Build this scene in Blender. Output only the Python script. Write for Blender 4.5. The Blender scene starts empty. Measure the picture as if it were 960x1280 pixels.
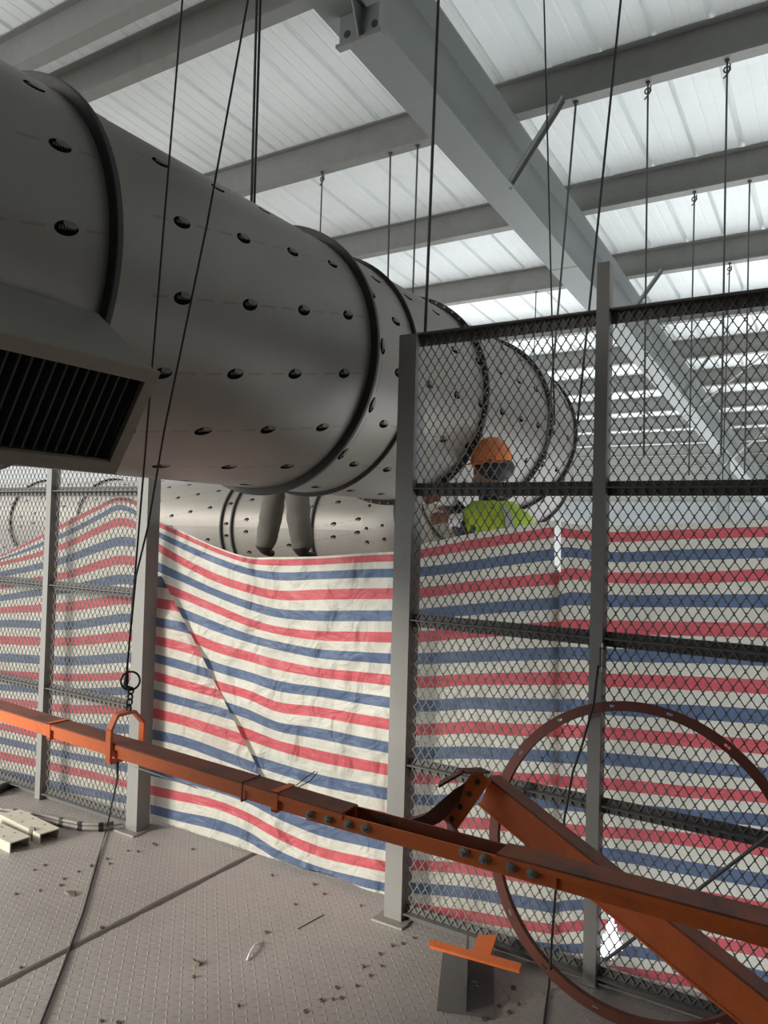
import bpy, bmesh, math, random
from mathutils import Vector, Matrix, noise
random.seed(7)
S = bpy.context.scene
COL = S.collection

# ------------------------------------------------------------------ camera
F = 954.75; EYE = Vector((0, 0, 1.6))
YAW, PIT, ROL = 0.55346, 0.02491, 0.02741
fw = Vector((-math.sin(YAW)*math.cos(PIT), math.cos(YAW)*math.cos(PIT), math.sin(PIT)))
rt = Vector((math.cos(YAW), math.sin(YAW), 0)); up = rt.cross(fw)
rt = (rt*math.cos(ROL) + up*math.sin(ROL)).normalized(); up = rt.cross(fw)
cd = bpy.data.cameras.new('camera'); cam = bpy.data.objects.new('camera', cd); COL.objects.link(cam)
cd.sensor_fit = 'VERTICAL'; cd.sensor_height = 36; cd.sensor_width = 27; cd.lens = F/1280*36
cd.clip_start = 0.05; cd.clip_end = 500
cam.matrix_world = Matrix(((rt.x, up.x, -fw.x, EYE.x), (rt.y, up.y, -fw.y, EYE.y), (rt.z, up.z, -fw.z, EYE.z), (0, 0, 0, 1)))
S.camera = cam
S.view_settings.view_transform = 'Standard'; S.view_settings.look = 'None'
S.view_settings.gamma = 1; S.view_settings.use_curve_mapping = False
S.view_settings.exposure = 0.65

# ------------------------------------------------------------------ sky and sun
w = bpy.data.worlds.new('sky'); S.world = w; w.use_nodes = True
bg = w.node_tree.nodes['Background']; bg.inputs['Color'].default_value = (0.93, 0.97, 1.0, 1); bg.inputs['Strength'].default_value = 1.42
sd = bpy.data.lights.new('sun', 'SUN'); sd.energy = 2.7; sd.angle = math.radians(16); sd.color = (1, 0.95, 0.86)
sun = bpy.data.objects.new('sun', sd); COL.objects.link(sun)
SUN_DIR = Vector((0.46, 0.80, -0.31))
sun.rotation_euler = SUN_DIR.to_track_quat('-Z', 'Y').to_euler()

# ------------------------------------------------------------------ pixel helpers (direction only; depth from the plane touched)
def ray(x, y): return fw + rt*((x-480)/F) - up*((y-640)/F)
def onY(x, y, Y): d = ray(x, y); return EYE + d*(Y/d.y)
def onZ(x, y, Z=0.0): d = ray(x, y); return EYE + d*((Z-1.6)/d.z)
def onX(x, y, X): d = ray(x, y); return EYE + d*(X/d.x)

# ------------------------------------------------------------------ materials
def newmat(name, col, rough=.6, metal=0.0, spec=.4):
    m = bpy.data.materials.new(name); m.use_nodes = True
    b = m.node_tree.nodes['Principled BSDF']
    b.inputs['Base Color'].default_value = (*col, 1); b.inputs['Roughness'].default_value = rough
    b.inputs['Metallic'].default_value = metal; b.inputs['Specular IOR Level'].default_value = spec
    return m, m.node_tree, b
class N:
    """small node-building helper"""
    def __init__(s, nt): s.nt = nt
    def n(s, t, **k):
        x = s.nt.nodes.new(t)
        for a, b in k.items(): setattr(x, a, b)
        return x
    def link(s, a, b): s.nt.links.new(a, b)
    def m(s, op, a, b=None, c=None):
        x = s.n('ShaderNodeMath', operation=op)
        for i, v in enumerate((a, b, c)):
            if v is None: continue
            if isinstance(v, (int, float)): x.inputs[i].default_value = v
            else: s.link(v, x.inputs[i])
        return x.outputs[0]
    def mix(s, f, a, b):
        x = s.n('ShaderNodeMix', data_type='RGBA')
        for i, v in ((0, f), (6, a), (7, b)):
            if isinstance(v, (int, float)): x.inputs[i].default_value = v
            elif isinstance(v, tuple): x.inputs[i].default_value = (*v, 1)
            else: s.link(v, x.inputs[i])
        return x.outputs[2]
    def noise(s, vec, scale, detail=4, rough=.6):
        x = s.n('ShaderNodeTexNoise'); x.inputs['Scale'].default_value = scale
        x.inputs['Detail'].default_value = detail; x.inputs['Roughness'].default_value = rough
        if vec is not None: s.link(vec, x.inputs['Vector'])
        return x.outputs['Fac']
    def ramp(s, f, lo, hi):
        x = s.n('ShaderNodeMapRange'); s.link(f, x.inputs[0]); x.inputs[1].default_value = lo; x.inputs[2].default_value = hi
        x.clamp = True; return x.outputs[0]
    def bump(s, h, b, strength=.3, dist=.01):
        x = s.n('ShaderNodeBump'); x.inputs['Strength'].default_value = strength; x.inputs['Distance'].default_value = dist
        s.link(h, x.inputs['Height']); s.link(x.outputs[0], b.inputs['Normal'])
def painted(name, col, dirt, rough=.5, scale=6, amount=.6, metal=0.0, lo=.5, hi=.75, bump=.08):
    m, nt, b = newmat(name, col, rough, metal); k = N(nt)
    g = k.n('ShaderNodeTexCoord').outputs['Object']
    f = k.ramp(k.noise(g, scale, 8, .7), lo, hi)
    f2 = k.ramp(k.noise(g, scale*9, 5, .7), .45, .8)
    f = k.m('MULTIPLY', k.m('MAXIMUM', f, k.m('MULTIPLY', f2, .45)), amount)
    k.link(k.mix(f, col, dirt), b.inputs['Base Color'])
    k.bump(k.noise(g, scale*20, 3), b, bump, .004)
    return m
M = {}
M['fence'] = painted('fence_grey_paint', (.13, .127, .12), (.08, .07, .062), .55, 5, .5)
M['mesh'] = painted('expanded_mesh_paint', (.19, .186, .175), (.11, .1, .09), .6, 9, .5)
M['post'] = painted('post_grey_paint', (.245, .24, .225), (.17, .155, .135), .5, 4, .45)
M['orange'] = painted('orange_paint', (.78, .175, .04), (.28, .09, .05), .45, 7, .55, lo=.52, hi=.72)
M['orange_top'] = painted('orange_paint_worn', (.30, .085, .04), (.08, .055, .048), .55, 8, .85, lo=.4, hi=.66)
M['redoxide'] = painted('red_oxide_primer', (.13, .037, .022), (.06, .03, .022), .6, 10, .6)
M['steel'] = painted('bare_steel', (.26, .24, .21), (.12, .1, .085), .5, 14, .6, .15)
M['boltm'] = painted('greyed_bolt_steel', (.36, .33, .28), (.15, .12, .1), .45, 40, .6, .1)
M['dark'] = painted('dark_rubber', (.02, .02, .02), (.05, .045, .04), .55, 30, .5)
M['rope'] = painted('black_wire_rope', (.025, .025, .026), (.07, .065, .06), .6, 60, .5)
M['rod'] = painted('hanger_rod_steel', (.09, .09, .088), (.04, .04, .04), .5, 40, .5)
M['white_steel'] = painted('cream_painted_channel', (.62, .59, .48), (.34, .3, .22), .5, 12, .5)
M['girder'] = painted('girder_grey_paint', (.225, .24, .232), (.16, .16, .15), .5, 1.5, .4)
M['purlin'] = painted('purlin_grey_paint', (.24, .238, .222), (.13, .12, .10), .55, 2.5, .55)
M['roof'] = painted('white_roof_sheet', (.86, .89, .88), (.70, .71, .68), .45, 2, .4)
def translucent(m, f):
    nt = m.node_tree; b = nt.nodes['Principled BSDF']; k = N(nt)
    t = k.n('ShaderNodeBsdfTranslucent'); k.link(b.inputs['Base Color'].links[0].from_socket, t.inputs[0])
    x = k.n('ShaderNodeMixShader'); x.inputs[0].default_value = f
    k.link(b.outputs[0], x.inputs[1]); k.link(t.outputs[0], x.inputs[2]); k.link(x.outputs[0], nt.nodes['Material Output'].inputs[0])
translucent(M['roof'], .03)                # thin fibre sheets let some sky through
M['black'] = painted('dark_flange', (.035, .034, .033), (.08, .07, .06), .6, 20, .5)
M['cream_frame'] = painted('tan_flange_frame', (.235, .2, .145), (.12, .10, .08), .6, 15, .5)
M['slat'] = painted('dark_slat', (.035, .03, .026), (.015, .015, .015), .7, 12, .5)
M['blocker_dark'] = painted('light_blocker_grey', (.09, .09, .09), (.06, .06, .06), .8, 2, .4)  # only for the unseen walls added to block light
M['concrete_wall'] = painted('grey_wall', (.26, .27, .27), (.2, .2, .2), .8, 2, .4)
M['skin'] = painted('skin_tone', (.30, .16, .10), (.22, .11, .07), .5, 20, .3)
M['trousers'] = painted('grey_work_trousers', (.135, .128, .108), (.085, .08, .068), .9, 12, .6, bump=.3)
M['shirt'] = painted('dark_check_shirt', (.04, .05, .07), (.12, .13, .15), .9, 30, .6)
M['glove'] = painted('brown_work_glove', (.20, .085, .045), (.1, .05, .03), .8, 30, .5)
M['red_glove'] = painted('orange_glove', (.6, .12, .05), (.4, .1, .05), .8, 30, .4)
M['helmet'] = painted('orange_helmet', (.72, .19, .035), (.5, .13, .03), .35, 14, .4)
M['vest'] = painted('hi_vis_vest', (.47, .62, .03), (.12, .42, .04), .7, 7, .9)
M['reflective'] = painted('grey_reflective_tape', (.45, .46, .44), (.35, .35, .33), .4, 30, .3)
M['plank'] = painted('scaffold_plank', (.28, .2, .12), (.15, .11, .07), .8, 12, .6)
M['sack'] = painted('white_plastic_sack', (.85, .87, .88), (.75, .78, .8), .4, 12, .3)
M['hose'] = painted('grey_hose', (.30, .285, .24), (.12, .11, .1), .5, 20, .7)
M['tape'] = painted('white_strap', (.62, .6, .52), (.4, .38, .32), .6, 20, .4)
M['washer'] = painted('rusty_washer', (.17, .13, .10), (.09, .07, .055), .6, 60, .6, .1)
M['weld'] = painted('weld_seam', (.115, .1, .083), (.06, .055, .05), .6, 25, .7, .2, bump=.5)
M['bead'] = painted('bright_weld_bead', (.5, .48, .43), (.2, .18, .16), .35, 60, .6, .6)

def floor_mat():
    m, nt, b = newmat('chequer_plate', (.36, .335, .31), .5, .15); k = N(nt)
    g = k.n('ShaderNodeTexCoord').outputs['Object']
    s = k.n('ShaderNodeSeparateXYZ'); k.link(g, s.inputs[0])
    c = .030
    u = k.m('DIVIDE', s.outputs[0], c); v = k.m('DIVIDE', s.outputs[1], c)
    fu = k.m('SUBTRACT', k.m('FRACT', u), .5); fv = k.m('SUBTRACT', k.m('FRACT', v), .5)
    par = k.m('MODULO', k.m('ABSOLUTE', k.m('ADD', k.m('FLOOR', u), k.m('FLOOR', v))), 2.0)
    sg = k.m('SUBTRACT', k.m('MULTIPLY', par, 2.0), 1.0)
    a = k.m('ADD', fu, k.m('MULTIPLY', fv, sg)); bb = k.m('SUBTRACT', fu, k.m('MULTIPLY', fv, sg))
    e = k.m('ADD', k.m('POWER', k.m('DIVIDE', a, .60), 2.0), k.m('POWER', k.m('DIVIDE', bb, .17), 2.0))
    h = k.m('SUBTRACT', 1.0, k.ramp(e, .3, 1.1))
    d = k.ramp(k.noise(g, 1.6, 9, .68), .42, .7); d2 = k.ramp(k.noise(g, 26, 6, .7), .55, .75)
    f = k.m('MULTIPLY', k.m('MAXIMUM', d, d2), .45)
    col = k.mix(f, (.38, .352, .325), (.24, .215, .19))
    col = k.mix(k.m('MULTIPLY', h, .10), col, (.48, .46, .43))
    k.link(col, b.inputs['Base Color']); k.bump(h, b, .55, .004)
    return m
M['floor'] = floor_mat()

def tarp_mat():
    m, nt, b = newmat('striped_tarpaulin', (.8, .78, .7), .38, 0, .35); k = N(nt)
    uv = k.n('ShaderNodeUVMap').outputs[0]; s = k.n('ShaderNodeSeparateXYZ'); k.link(uv, s.inputs[0])
    v = s.outputs[1]
    t = k.m('FLOORED_MODULO', k.m('ADD', v, 0.5), 2.0)      # 0..1 about even (red), 1..2 about odd (blue)
    dr = k.m('ABSOLUTE', k.m('SUBTRACT', t, .5)); db = k.m('ABSOLUTE', k.m('SUBTRACT', t, 1.5))
    red = k.m('SUBTRACT', 1.0, k.ramp(dr, .235, .262)); blu = k.m('SUBTRACT', 1.0, k.ramp(db, .235, .262))
    wv = k.n('ShaderNodeTexCoord').outputs['Object']
    sp = k.n('ShaderNodeMapping'); sp.inputs['Scale'].default_value = (3, 3, 130); k.link(wv, sp.inputs[0])
    thread = k.noise(sp.outputs[0], 1.0, 3, .6)
    grime = k.ramp(k.noise(wv, 5, 7, .7), .45, .85)
    white = k.mix(k.m('MULTIPLY', grime, .5), (.80, .775, .68), (.58, .545, .45))
    col = k.mix(red, white, k.mix(thread, (.64, .09, .115), (.78, .20, .22)) )
    col = k.mix(blu, col, k.mix(thread, (.10, .15, .26), (.18, .235, .36)))
    k.link(col, b.inputs['Base Color'])
    tr = k.n('ShaderNodeBsdfTranslucent'); k.link(col, tr.inputs[0])
    mx = k.n('ShaderNodeMixShader'); mx.inputs[0].default_value = .45
    k.link(b.outputs[0], mx.inputs[1]); k.link(tr.outputs[0], mx.inputs[2])
    k.link(mx.outputs[0], nt.nodes['Material Output'].inputs[0])
    cr = k.n('ShaderNodeTexNoise'); cr.inputs['Scale'].default_value = 7; cr.inputs['Detail'].default_value = 6; cr.inputs['Distortion'].default_value = 1.2
    k.link(wv, cr.inputs['Vector'])
    hh = k.m('ADD', cr.outputs[0], k.m('MULTIPLY', thread, .06)); k.bump(hh, b, .8, .04)
    return m
M['tarp'] = tarp_mat()

def duct_mat(name, u0, v0, skew, du=.303, dv=.245, rot=0.0):
    """film covered steel: a grid of dark oval stamps joined by faint red print lines (UV in metres)"""
    m, nt, b = newmat(name, (.4, .39, .37), .42, .25, .4); k = N(nt)
    uv = k.n('ShaderNodeUVMap').outputs[0]; s = k.n('ShaderNodeSeparateXYZ'); k.link(uv, s.inputs[0])
    U, V = s.outputs[0], s.outputs[1]
    if rot: U, V = V, U
    u = k.m('SUBTRACT', U, u0); v = k.m('SUBTRACT', k.m('SUBTRACT', V, v0), k.m('MULTIPLY', u, skew))
    cu = k.m('MULTIPLY', k.m('SUBTRACT', k.m('FRACT', k.m('ADD', k.m('DIVIDE', u, du), .5)), .5), du)
    cv = k.m('MULTIPLY', k.m('SUBTRACT', k.m('FRACT', k.m('ADD', k.m('DIVIDE', v, dv), .5)), .5), dv)
    def ell(ou, ov, a, bb):
        return k.m('ADD', k.m('POWER', k.m('DIVIDE', k.m('SUBTRACT', cu, ou), a), 2.0), k.m('POWER', k.m('DIVIDE', k.m('SUBTRACT', cv, ov), bb), 2.0))
    oval = k.m('SUBTRACT', 1.0, k.ramp(ell(0, 0, .037, .021), .93, 1.07))
    bite = k.m('SUBTRACT', 1.0, k.ramp(ell(.020, .014, .030, .013), .9, 1.1))
    lett = k.m('MULTIPLY', k.m('LESS_THAN', k.m('ABSOLUTE', k.m('SUBTRACT', cv, .002)), .0055),
               k.m('LESS_THAN', k.m('ABSOLUTE', k.m('SUBTRACT', cu, .004)), .026))
    lett = k.m('MULTIPLY', lett, k.m('GREATER_THAN', k.m('FRACT', k.m('MULTIPLY', cu, 110.0)), .42))
    mark = k.m('MULTIPLY', oval, k.m('SUBTRACT', 1.0, k.m('MULTIPLY', bite, .6)))
    mark = k.m('MULTIPLY', mark, k.m('SUBTRACT', 1.0, k.m('MULTIPLY', lett, .35)))
    line = k.m('MULTIPLY', k.m('LESS_THAN', k.m('ABSOLUTE', cv), .0045), k.m('GREATER_THAN', k.m('ABSOLUTE', cu), .048))
    line = k.m('MULTIPLY', line, k.m('LESS_THAN', k.m('ABSOLUTE', k.m('SUBTRACT', k.m('ABSOLUTE', cu), .095)), .036))
    g = k.n('ShaderNodeTexCoord').outputs['Object']
    d = k.ramp(k.noise(g, 2.2, 7, .65), .4, .75)
    col = k.mix(k.m('MULTIPLY', d, .4), (.235, .216, .19), (.165, .148, .127))
    col = k.mix(k.m('MULTIPLY', line, .42), col, (.17, .075, .06))
    col = k.mix(mark, col, (.006, .006, .007))
    k.link(col, b.inputs['Base Color'])
    k.link(k.m('MULTIPLY', k.m('SUBTRACT', 1.0, mark), .4), b.inputs['Specular IOR Level']); k.link(k.m('MULTIPLY', k.m('SUBTRACT', 1.0, mark), .25), b.inputs['Metallic'])
    k.bump(k.noise(g, 3.2, 4, .5), b, .12, .03)
    return m
M['duct_a'] = duct_mat('duct_film_a', 1.258, -.012, .22, .303, .238)
M['duct_plain'] = painted('duct_collar_steel', (.23, .211, .186), (.165, .148, .127), .42, 2.2, .4, .25)
M['duct_b'] = duct_mat('duct_film_b', 1.68, -.328, .20)
M['duct_c'] = duct_mat('duct_film_c', .024, 2.85, 0, .265, .30, 1.0)
M['duct_d'] = duct_mat('duct_film_d', 3.005, -.065, .0)
M['duct_e'] = duct_mat('duct_film_e', .12, .05, .18)

# ------------------------------------------------------------------ mesh helpers
class MB:
    def __init__(s): s.v = []; s.f = []; s.uv = None
    def quad(s, *idx): s.f.append(idx)
    def hexa(s, c):                        # 8 corners: bottom 4 (ccw), top 4
        o = len(s.v); s.v += [tuple(p) for p in c]
        for q in ((3, 2, 1, 0), (4, 5, 6, 7), (0, 1, 5, 4), (1, 2, 6, 5), (2, 3, 7, 6), (3, 0, 4, 7)): s.f.append(tuple(o+i for i in q))
        return s
    def box(s, x0, x1, y0, y1, z0, z1, mat=None):
        c = [(x0, y0, z0), (x1, y0, z0), (x1, y1, z0), (x0, y1, z0), (x0, y0, z1), (x1, y0, z1), (x1, y1, z1), (x0, y1, z1)]
        if mat is not None: c = [mat @ Vector(p) for p in c]
        return s.hexa(c)
    def bar(s, a, b, wd, ht, upv=(0, 0, 1)):
        a, b = Vector(a), Vector(b); d = (b-a).normalized(); u = Vector(upv); sd = d.cross(u)
        if sd.length < 1e-5: sd = d.cross(Vector((1, 0, 0)))
        sd.normalize(); u = sd.cross(d).normalized()
        c = []
        for p in (a, b):
            c += [p - sd*wd/2 - u*ht/2, p + sd*wd/2 - u*ht/2, p + sd*wd/2 + u*ht/2, p - sd*wd/2 + u*ht/2]
        o = len(s.v); s.v += [tuple(p) for p in c]
        for q in ((3, 2, 1, 0), (4, 5, 6, 7), (0, 1, 5, 4), (1, 2, 6, 5), (2, 3, 7, 6), (3, 0, 4, 7)): s.f.append(tuple(o+i for i in q))
        return s
    def tube(s, pts, r, n=7, cap=True):
        pts = [Vector(p) for p in pts]; o0 = len(s.v); prev = None
        for i, p in enumerate(pts):
            d = (pts[min(i+1, len(pts)-1)] - pts[max(i-1, 0)]).normalized()
            a = prev if prev else (Vector((0, 0, 1)) if abs(d.z) < .9 else Vector((1, 0, 0)))
            a = (a - d*a.dot(d)).normalized(); b = d.cross(a); prev = a
            rr = r[i] if isinstance(r, (list, tuple)) else r
            for j in range(n):
                t = 2*math.pi*j/n; s.v.append(tuple(p + a*math.cos(t)*rr + b*math.sin(t)*rr))
        for i in range(len(pts)-1):
            for j in range(n):
                s.f.append((o0+i*n+j, o0+i*n+(j+1) % n, o0+(i+1)*n+(j+1) % n, o0+(i+1)*n+j))
        if cap:
            s.f.append(tuple(o0+j for j in reversed(range(n)))); e = o0+(len(pts)-1)*n; s.f.append(tuple(e+j for j in range(n)))
        return s
    def prism(s, poly, a, b):              # poly: list of 3D offsets, extruded from a to b (vectors added)
        o = len(s.v); n = len(poly); a, b = Vector(a), Vector(b)
        for base in (a, b): s.v += [tuple(base + Vector(p)) for p in poly]
        s.f.append(tuple(o+i for i in reversed(range(n)))); s.f.append(tuple(o+n+i for i in range(n)))
        for i in range(n): s.f.append((o+i, o+(i+1) % n, o+n+(i+1) % n, o+n+i))
        return s
    def ring(s, c, nrm, r0, r1, th, n=64, a0=0, a1=2*math.pi):   # flat ring of rectangular section
        c = Vector(c); nrm = Vector(nrm).normalized()
        a = nrm.cross(Vector((0, 0, 1)));
        if a.length < 1e-4: a = Vector((1, 0, 0))
        a.normalize(); b = nrm.cross(a); o = len(s.v); full = abs(a1-a0-2*math.pi) < 1e-6; cnt = n if full else n+1
        for i in range(cnt):
            t = a0+(a1-a0)*i/n; d = a*math.cos(t)+b*math.sin(t)
            for rr, h in ((r0, -th/2), (r1, -th/2), (r1, th/2), (r0, th/2)): s.v.append(tuple(c+d*rr+nrm*h))
        for i in range(n):
            k = (i+1) % cnt
            for j in range(4): s.f.append((o+i*4+j, o+i*4+(j+1) % 4, o+k*4+(j+1) % 4, o+k*4+j))
        return s
    def build(s, name, mat, parent=None, smooth=False, bevel=0):
        me = bpy.data.meshes.new(name); me.from_pydata(s.v, [], s.f)
        if s.uv:
            l = me.uv_layers.new(name='UVMap')
            for i, lp in enumerate(me.loops): l.data[i].uv = s.uv[lp.vertex_index]
        bm = bmesh.new(); bm.from_mesh(me); bmesh.ops.recalc_face_normals(bm, faces=bm.faces[:]); bm.to_mesh(me); bm.free()
        me.materials.append(M[mat] if isinstance(mat, str) else mat)
        if smooth: me.shade_smooth()
        o = bpy.data.objects.new(name, me); COL.objects.link(o)
        if parent: o.parent = parent; o.matrix_parent_inverse = Matrix.Translation(-Vector(parent.location))
        if bevel:
            bv = o.modifiers.new('bevel', 'BEVEL'); bv.width = bevel; bv.segments = 2; bv.limit_method = 'ANGLE'
        return o
def thing(name, loc, label=None, cat=None, group=None, kind=None):
    o = bpy.data.objects.new(name, None); COL.objects.link(o); o.location = loc
    o.empty_display_size = .1; return tag(o, label, cat, group, kind)
def tag(o, label=None, cat=None, group=None, kind=None):
    if label: o['label'] = label
    if cat: o['category'] = cat
    if group: o['group'] = group
    if kind: o['kind'] = kind
    return o
def inst(o, loc, parent=None, rot=None):
    c = o.copy(); COL.objects.link(c); c.location = loc
    if rot is not None: c.rotation_euler = rot
    if parent: c.parent = parent; c.matrix_parent_inverse = Matrix.Translation(-Vector(parent.location))
    return c

# ================================================================== STRUCTURE
# floor: chequer plates 1.5 m wide with weld seams between
fl = thing('floor', (0, 0, 0), kind='structure')
PW = 2.2; X0 = -2.495
XE = -.95                                   # deck cut off here behind the fence so light from below reaches the tarpaulins
for i in range(-4, 3):
    xa, xb = X0+i*PW+.006, X0+(i+1)*PW-.006
    MB().box(xa, xb, -4.0, 2.974, -.008, 0).build('floor_plate', 'floor', fl)
    if xa < XE: MB().box(xa, min(xb, XE), 2.986, 7.9, -.008, 0).build('floor_plate', 'floor', fl)
for i in range(-4, 4):
    m = MB(); rr = random.Random(i); y = -4.0; prev = None
    while y < (7.9 if X0+i*PW < XE else 2.97):                         # irregular weld bead in the joint
        x = X0+i*PW; wd = .016+.007*rr.random()
        cur = [(x-wd, y, .0), (x, y, .0035+.001*rr.random()), (x+wd, y, .0)]
        o = len(m.v); m.v += cur
        if prev is not None: m.f += [(prev, prev+1, o+1, o), (prev+1, prev+2, o+2, o+1)]
        prev = o; y += .05
    m.build('weld_seam', 'weld', fl)
MB().box(X0-4*PW, X0+3*PW, -4, 2.98, -.12, -.010).box(X0-4*PW, XE, 2.98, 7.9, -.12, -.010).build('sub_floor', 'steel', fl)

# ceiling: corrugated sheets on purlins; the roof drops 7 cm per metre away from the camera
RS = .07; PB = 4.79                        # purlin bottom at Y = 0
PD = .25
def roofz(y): return PB - RS*y
ce = thing('ceiling', (0, 0, 0), kind='structure')
YA, YB = -5.0, 27.6
def roof_sheet(x0):
    m = MB(); prof = []
    for k in range(3):                     # three tall ribs to a one-metre sheet, two low swages between
        b = x0+k/3
        prof += [(b, .0), (b+.006, .07), (b+.038, .07), (b+.044, .0), (b+.140, .0), (b+.147, .003), (b+.160, .003), (b+.167, .0), (b+.232, .0), (b+.239, .003), (b+.252, .003), (b+.259, .0)]
    prof.append((x0+1.012, .001))
    ys = (YA, 3.1, 12, YB)
    for y in ys: m.v += [(x, y, roofz(y)+PD+.003+z) for x, z in prof]
    n = len(prof)
    for r in range(len(ys)-1):
        for i in range(n-1): m.f.append((r*n+i, r*n+i+1, (r+1)*n+i+1, (r+1)*n+i))
    return m
for i in range(-11, 5): roof_sheet(i*1.0-.12).build('roof_sheet', 'roof', ce)
def purlin(y, deep=PD):
    # I section: bottom flange, web, top flange
    z = roofz(y)
    lab, grp = {2.93: ('grey roof purlin, one of the close pair above the duct', 'close purlin pair'), 3.33: ('grey roof purlin, one of the close pair above the duct', 'close purlin pair'),
                4.83: ('grey roof purlin carrying six of the hanger rods', None), 6.33: ('grey roof purlin with two hanger rods past the girder', None)}.get(round(y, 2), ('long grey steel roof purlin under white corrugated sheets', 'roof purlins'))
    e = thing('roof_purlin', (0, y, z), lab, 'beam', grp)
    xa, xb = -11, 4.85
    MB().box(xa, xb, y-.05, y+.05, z, z+.009).build('bottom_flange', 'purlin', e)
    MB().box(xa, xb, y-.006, y+.006, z+.009, z+PD-.009).build('web', 'purlin', e)
    MB().box(xa, xb, y-.05, y+.05, z+PD-.009, z+PD).build('top_flange', 'purlin', e)
PY = [4.83+1.5*(k-1) for k in range(-4, 17)] + [2.93]
for y in PY: purlin(y)
# girder below the purlins, along Y
gx0, gx1 = -2.235, -2.0; gc = (gx0+gx1)/2
ge = thing('roof_girder', (gc, 3, roofz(3)-.5), 'deep pale grey steel girder crossing under the roof purlins', 'beam')
def slab(x0, x1, d0, d1, ya=-5., yb=27.4):  # along the roof slope between two drops under the purlins
    c = [(x0, ya, roofz(ya)-d1), (x1, ya, roofz(ya)-d1), (x1, yb, roofz(yb)-d1), (x0, yb, roofz(yb)-d1),
         (x0, ya, roofz(ya)-d0), (x1, ya, roofz(ya)-d0), (x1, yb, roofz(yb)-d0), (x0, yb, roofz(yb)-d0)]
    return MB().hexa(c)
slab(gx0, gx1, .0005, .014).build('top_flange', 'girder', ge)
slab(gc-.006, gc+.006, .014, .486).build('web', 'girder', ge)
slab(gx0, gx1, .486, .50).build('bottom_flange', 'girder', ge)
for yj in (6.2, 12.2, 18.2):               # flange splice lines
    slab(gx0-.002, gx1+.002, .485, .503, yj, yj+.012).build('splice_joint', 'purlin', ge)
# gusset bracket on the near part of the girder
YK = 2.95
kl, kr = onY(424, 60, YK), onY(479, 48, YK); zb = (kl.z+kr.z)/2; zt_ = roofz(YK)-.502
br = MB().box(kl.x, kr.x, YK, YK+.012, zb+.012, zt_).build('bracket_plate', 'girder', ge)
MB().box(kl.x-.002, kr.x+.004, YK-.028, YK+.012, zb, zb+.016).build('bracket_base', 'purlin', ge)
MB().box(kr.x, kr.x+.008, YK-.05, YK, zb+.016, zt_).build('bracket_side', 'girder', ge)
xm = (kl.x+kr.x)/2
mm = MB(); mm.prism([(0, 0, .004), (0, -.02, .004), (0, -.11, .2), (0, 0, .2)], (xm-.004, YK, zb+.012), (xm+.004, YK, zb+.012)); mm.build('bracket_rib', 'girder', ge)
for bx in (kl.x+.045, kr.x-.05):
    b = MB(); b.tube([(bx, YK, zb+.07), (bx, YK-.003, zb+.07)], .018, 14); b.build('bolt_hole', 'black', br)
# flange braces: girder bottom flange up to a purlin
def brace(y, yp):
    a = Vector((gx1-.03, y, roofz(y)-.485)); b = Vector((gx1+.34, yp, roofz(yp)+.02))
    e = thing('flange_brace', a, 'slim steel angle brace from girder flange up to purlin', 'brace', 'girder flange braces')
    MB().bar(a, b, .045, .005).build('angle_leg', 'girder', e)
    MB().bar(a+Vector((0, .02, -.02)), b+Vector((0, .02, -.02)), .005, .036).build('angle_leg', 'purlin', e)
for y in (4.83, 7.83, 10.83): brace(y-.06, y-.06)
# roof bracing rods and column in the far part
def rod_between(p, q, r=.008): return MB().tube([p, q], r, 6)
for (a, b) in (((955, 443), (852, 524)), ((957, 538), (905, 582))):
    p, q = onX(*a, -.9) if 0 else onY(*a, 9.0), onY(*b, 11.5)
    tag(rod_between(p, q, .012).build('bracing_rod', 'purlin'), 'thin diagonal roof bracing rod beside the girder web', 'rod', 'roof bracing rods')
p, q = onY(745, 455, 10.83), onX(882, 587, -2.14)
tag(rod_between(p, q, .02).build('bracing_pipe', 'rod'), 'dark diagonal bracing pipe rising below the girder flange', 'pipe')
for yc in (15.5, 27.0):
    e = thing('steel_column', (gc, yc, 0), 'grey steel column standing under the far part of the girder' if yc < 20 else 'grey steel column at the low far end of the girder', 'column')
    MB().box(gc-.1, gc+.1, yc-.1, yc-.088, .0 if yc < 9 else -1, roofz(yc)-.505).build('flange', 'girder', e)
    MB().box(gc-.1, gc+.1, yc+.088, yc+.1, -1, roofz(yc)-.505).build('flange', 'girder', e)
    MB().box(gc-.006, gc+.006, yc-.088, yc+.088, -1, roofz(yc)-.505).build('web', 'girder', e)
# walls: a clad end wall far away, and unseen walls added behind and right of the camera to block light
tag(MB().box(-19, 7.5, 27.3, 27.4, -1.5, 2.9).build('wall_far', 'concrete_wall'), kind='structure')
tag(MB().box(-24, -5.2, 9.4, 9.5, -1.5, 3.7).build('wall_left', 'concrete_wall'), kind='structure')
tag(MB().box(-3.2, 3.7, -1.1, -1.0, 0, 4.8).build('light_blocker_back', 'blocker_dark'), kind='structure')  # unseen, its left edge set so the right fence falls in shade
tag(MB().box(3.6, 3.7, -1.0, 2.7, 0, 4.6).hexa([(3.6, 2.7, .9), (3.7, 2.7, .9), (3.7, 20, .2), (3.6, 20, .2), (3.6, 2.7, 4.58), (3.7, 2.7, 4.58), (3.7, 20, 3.36), (3.6, 20, 3.36)]).build('light_blocker_right', 'blocker_dark'), kind='structure')  # unseen, added to keep side light off duct and girder, open low down

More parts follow.
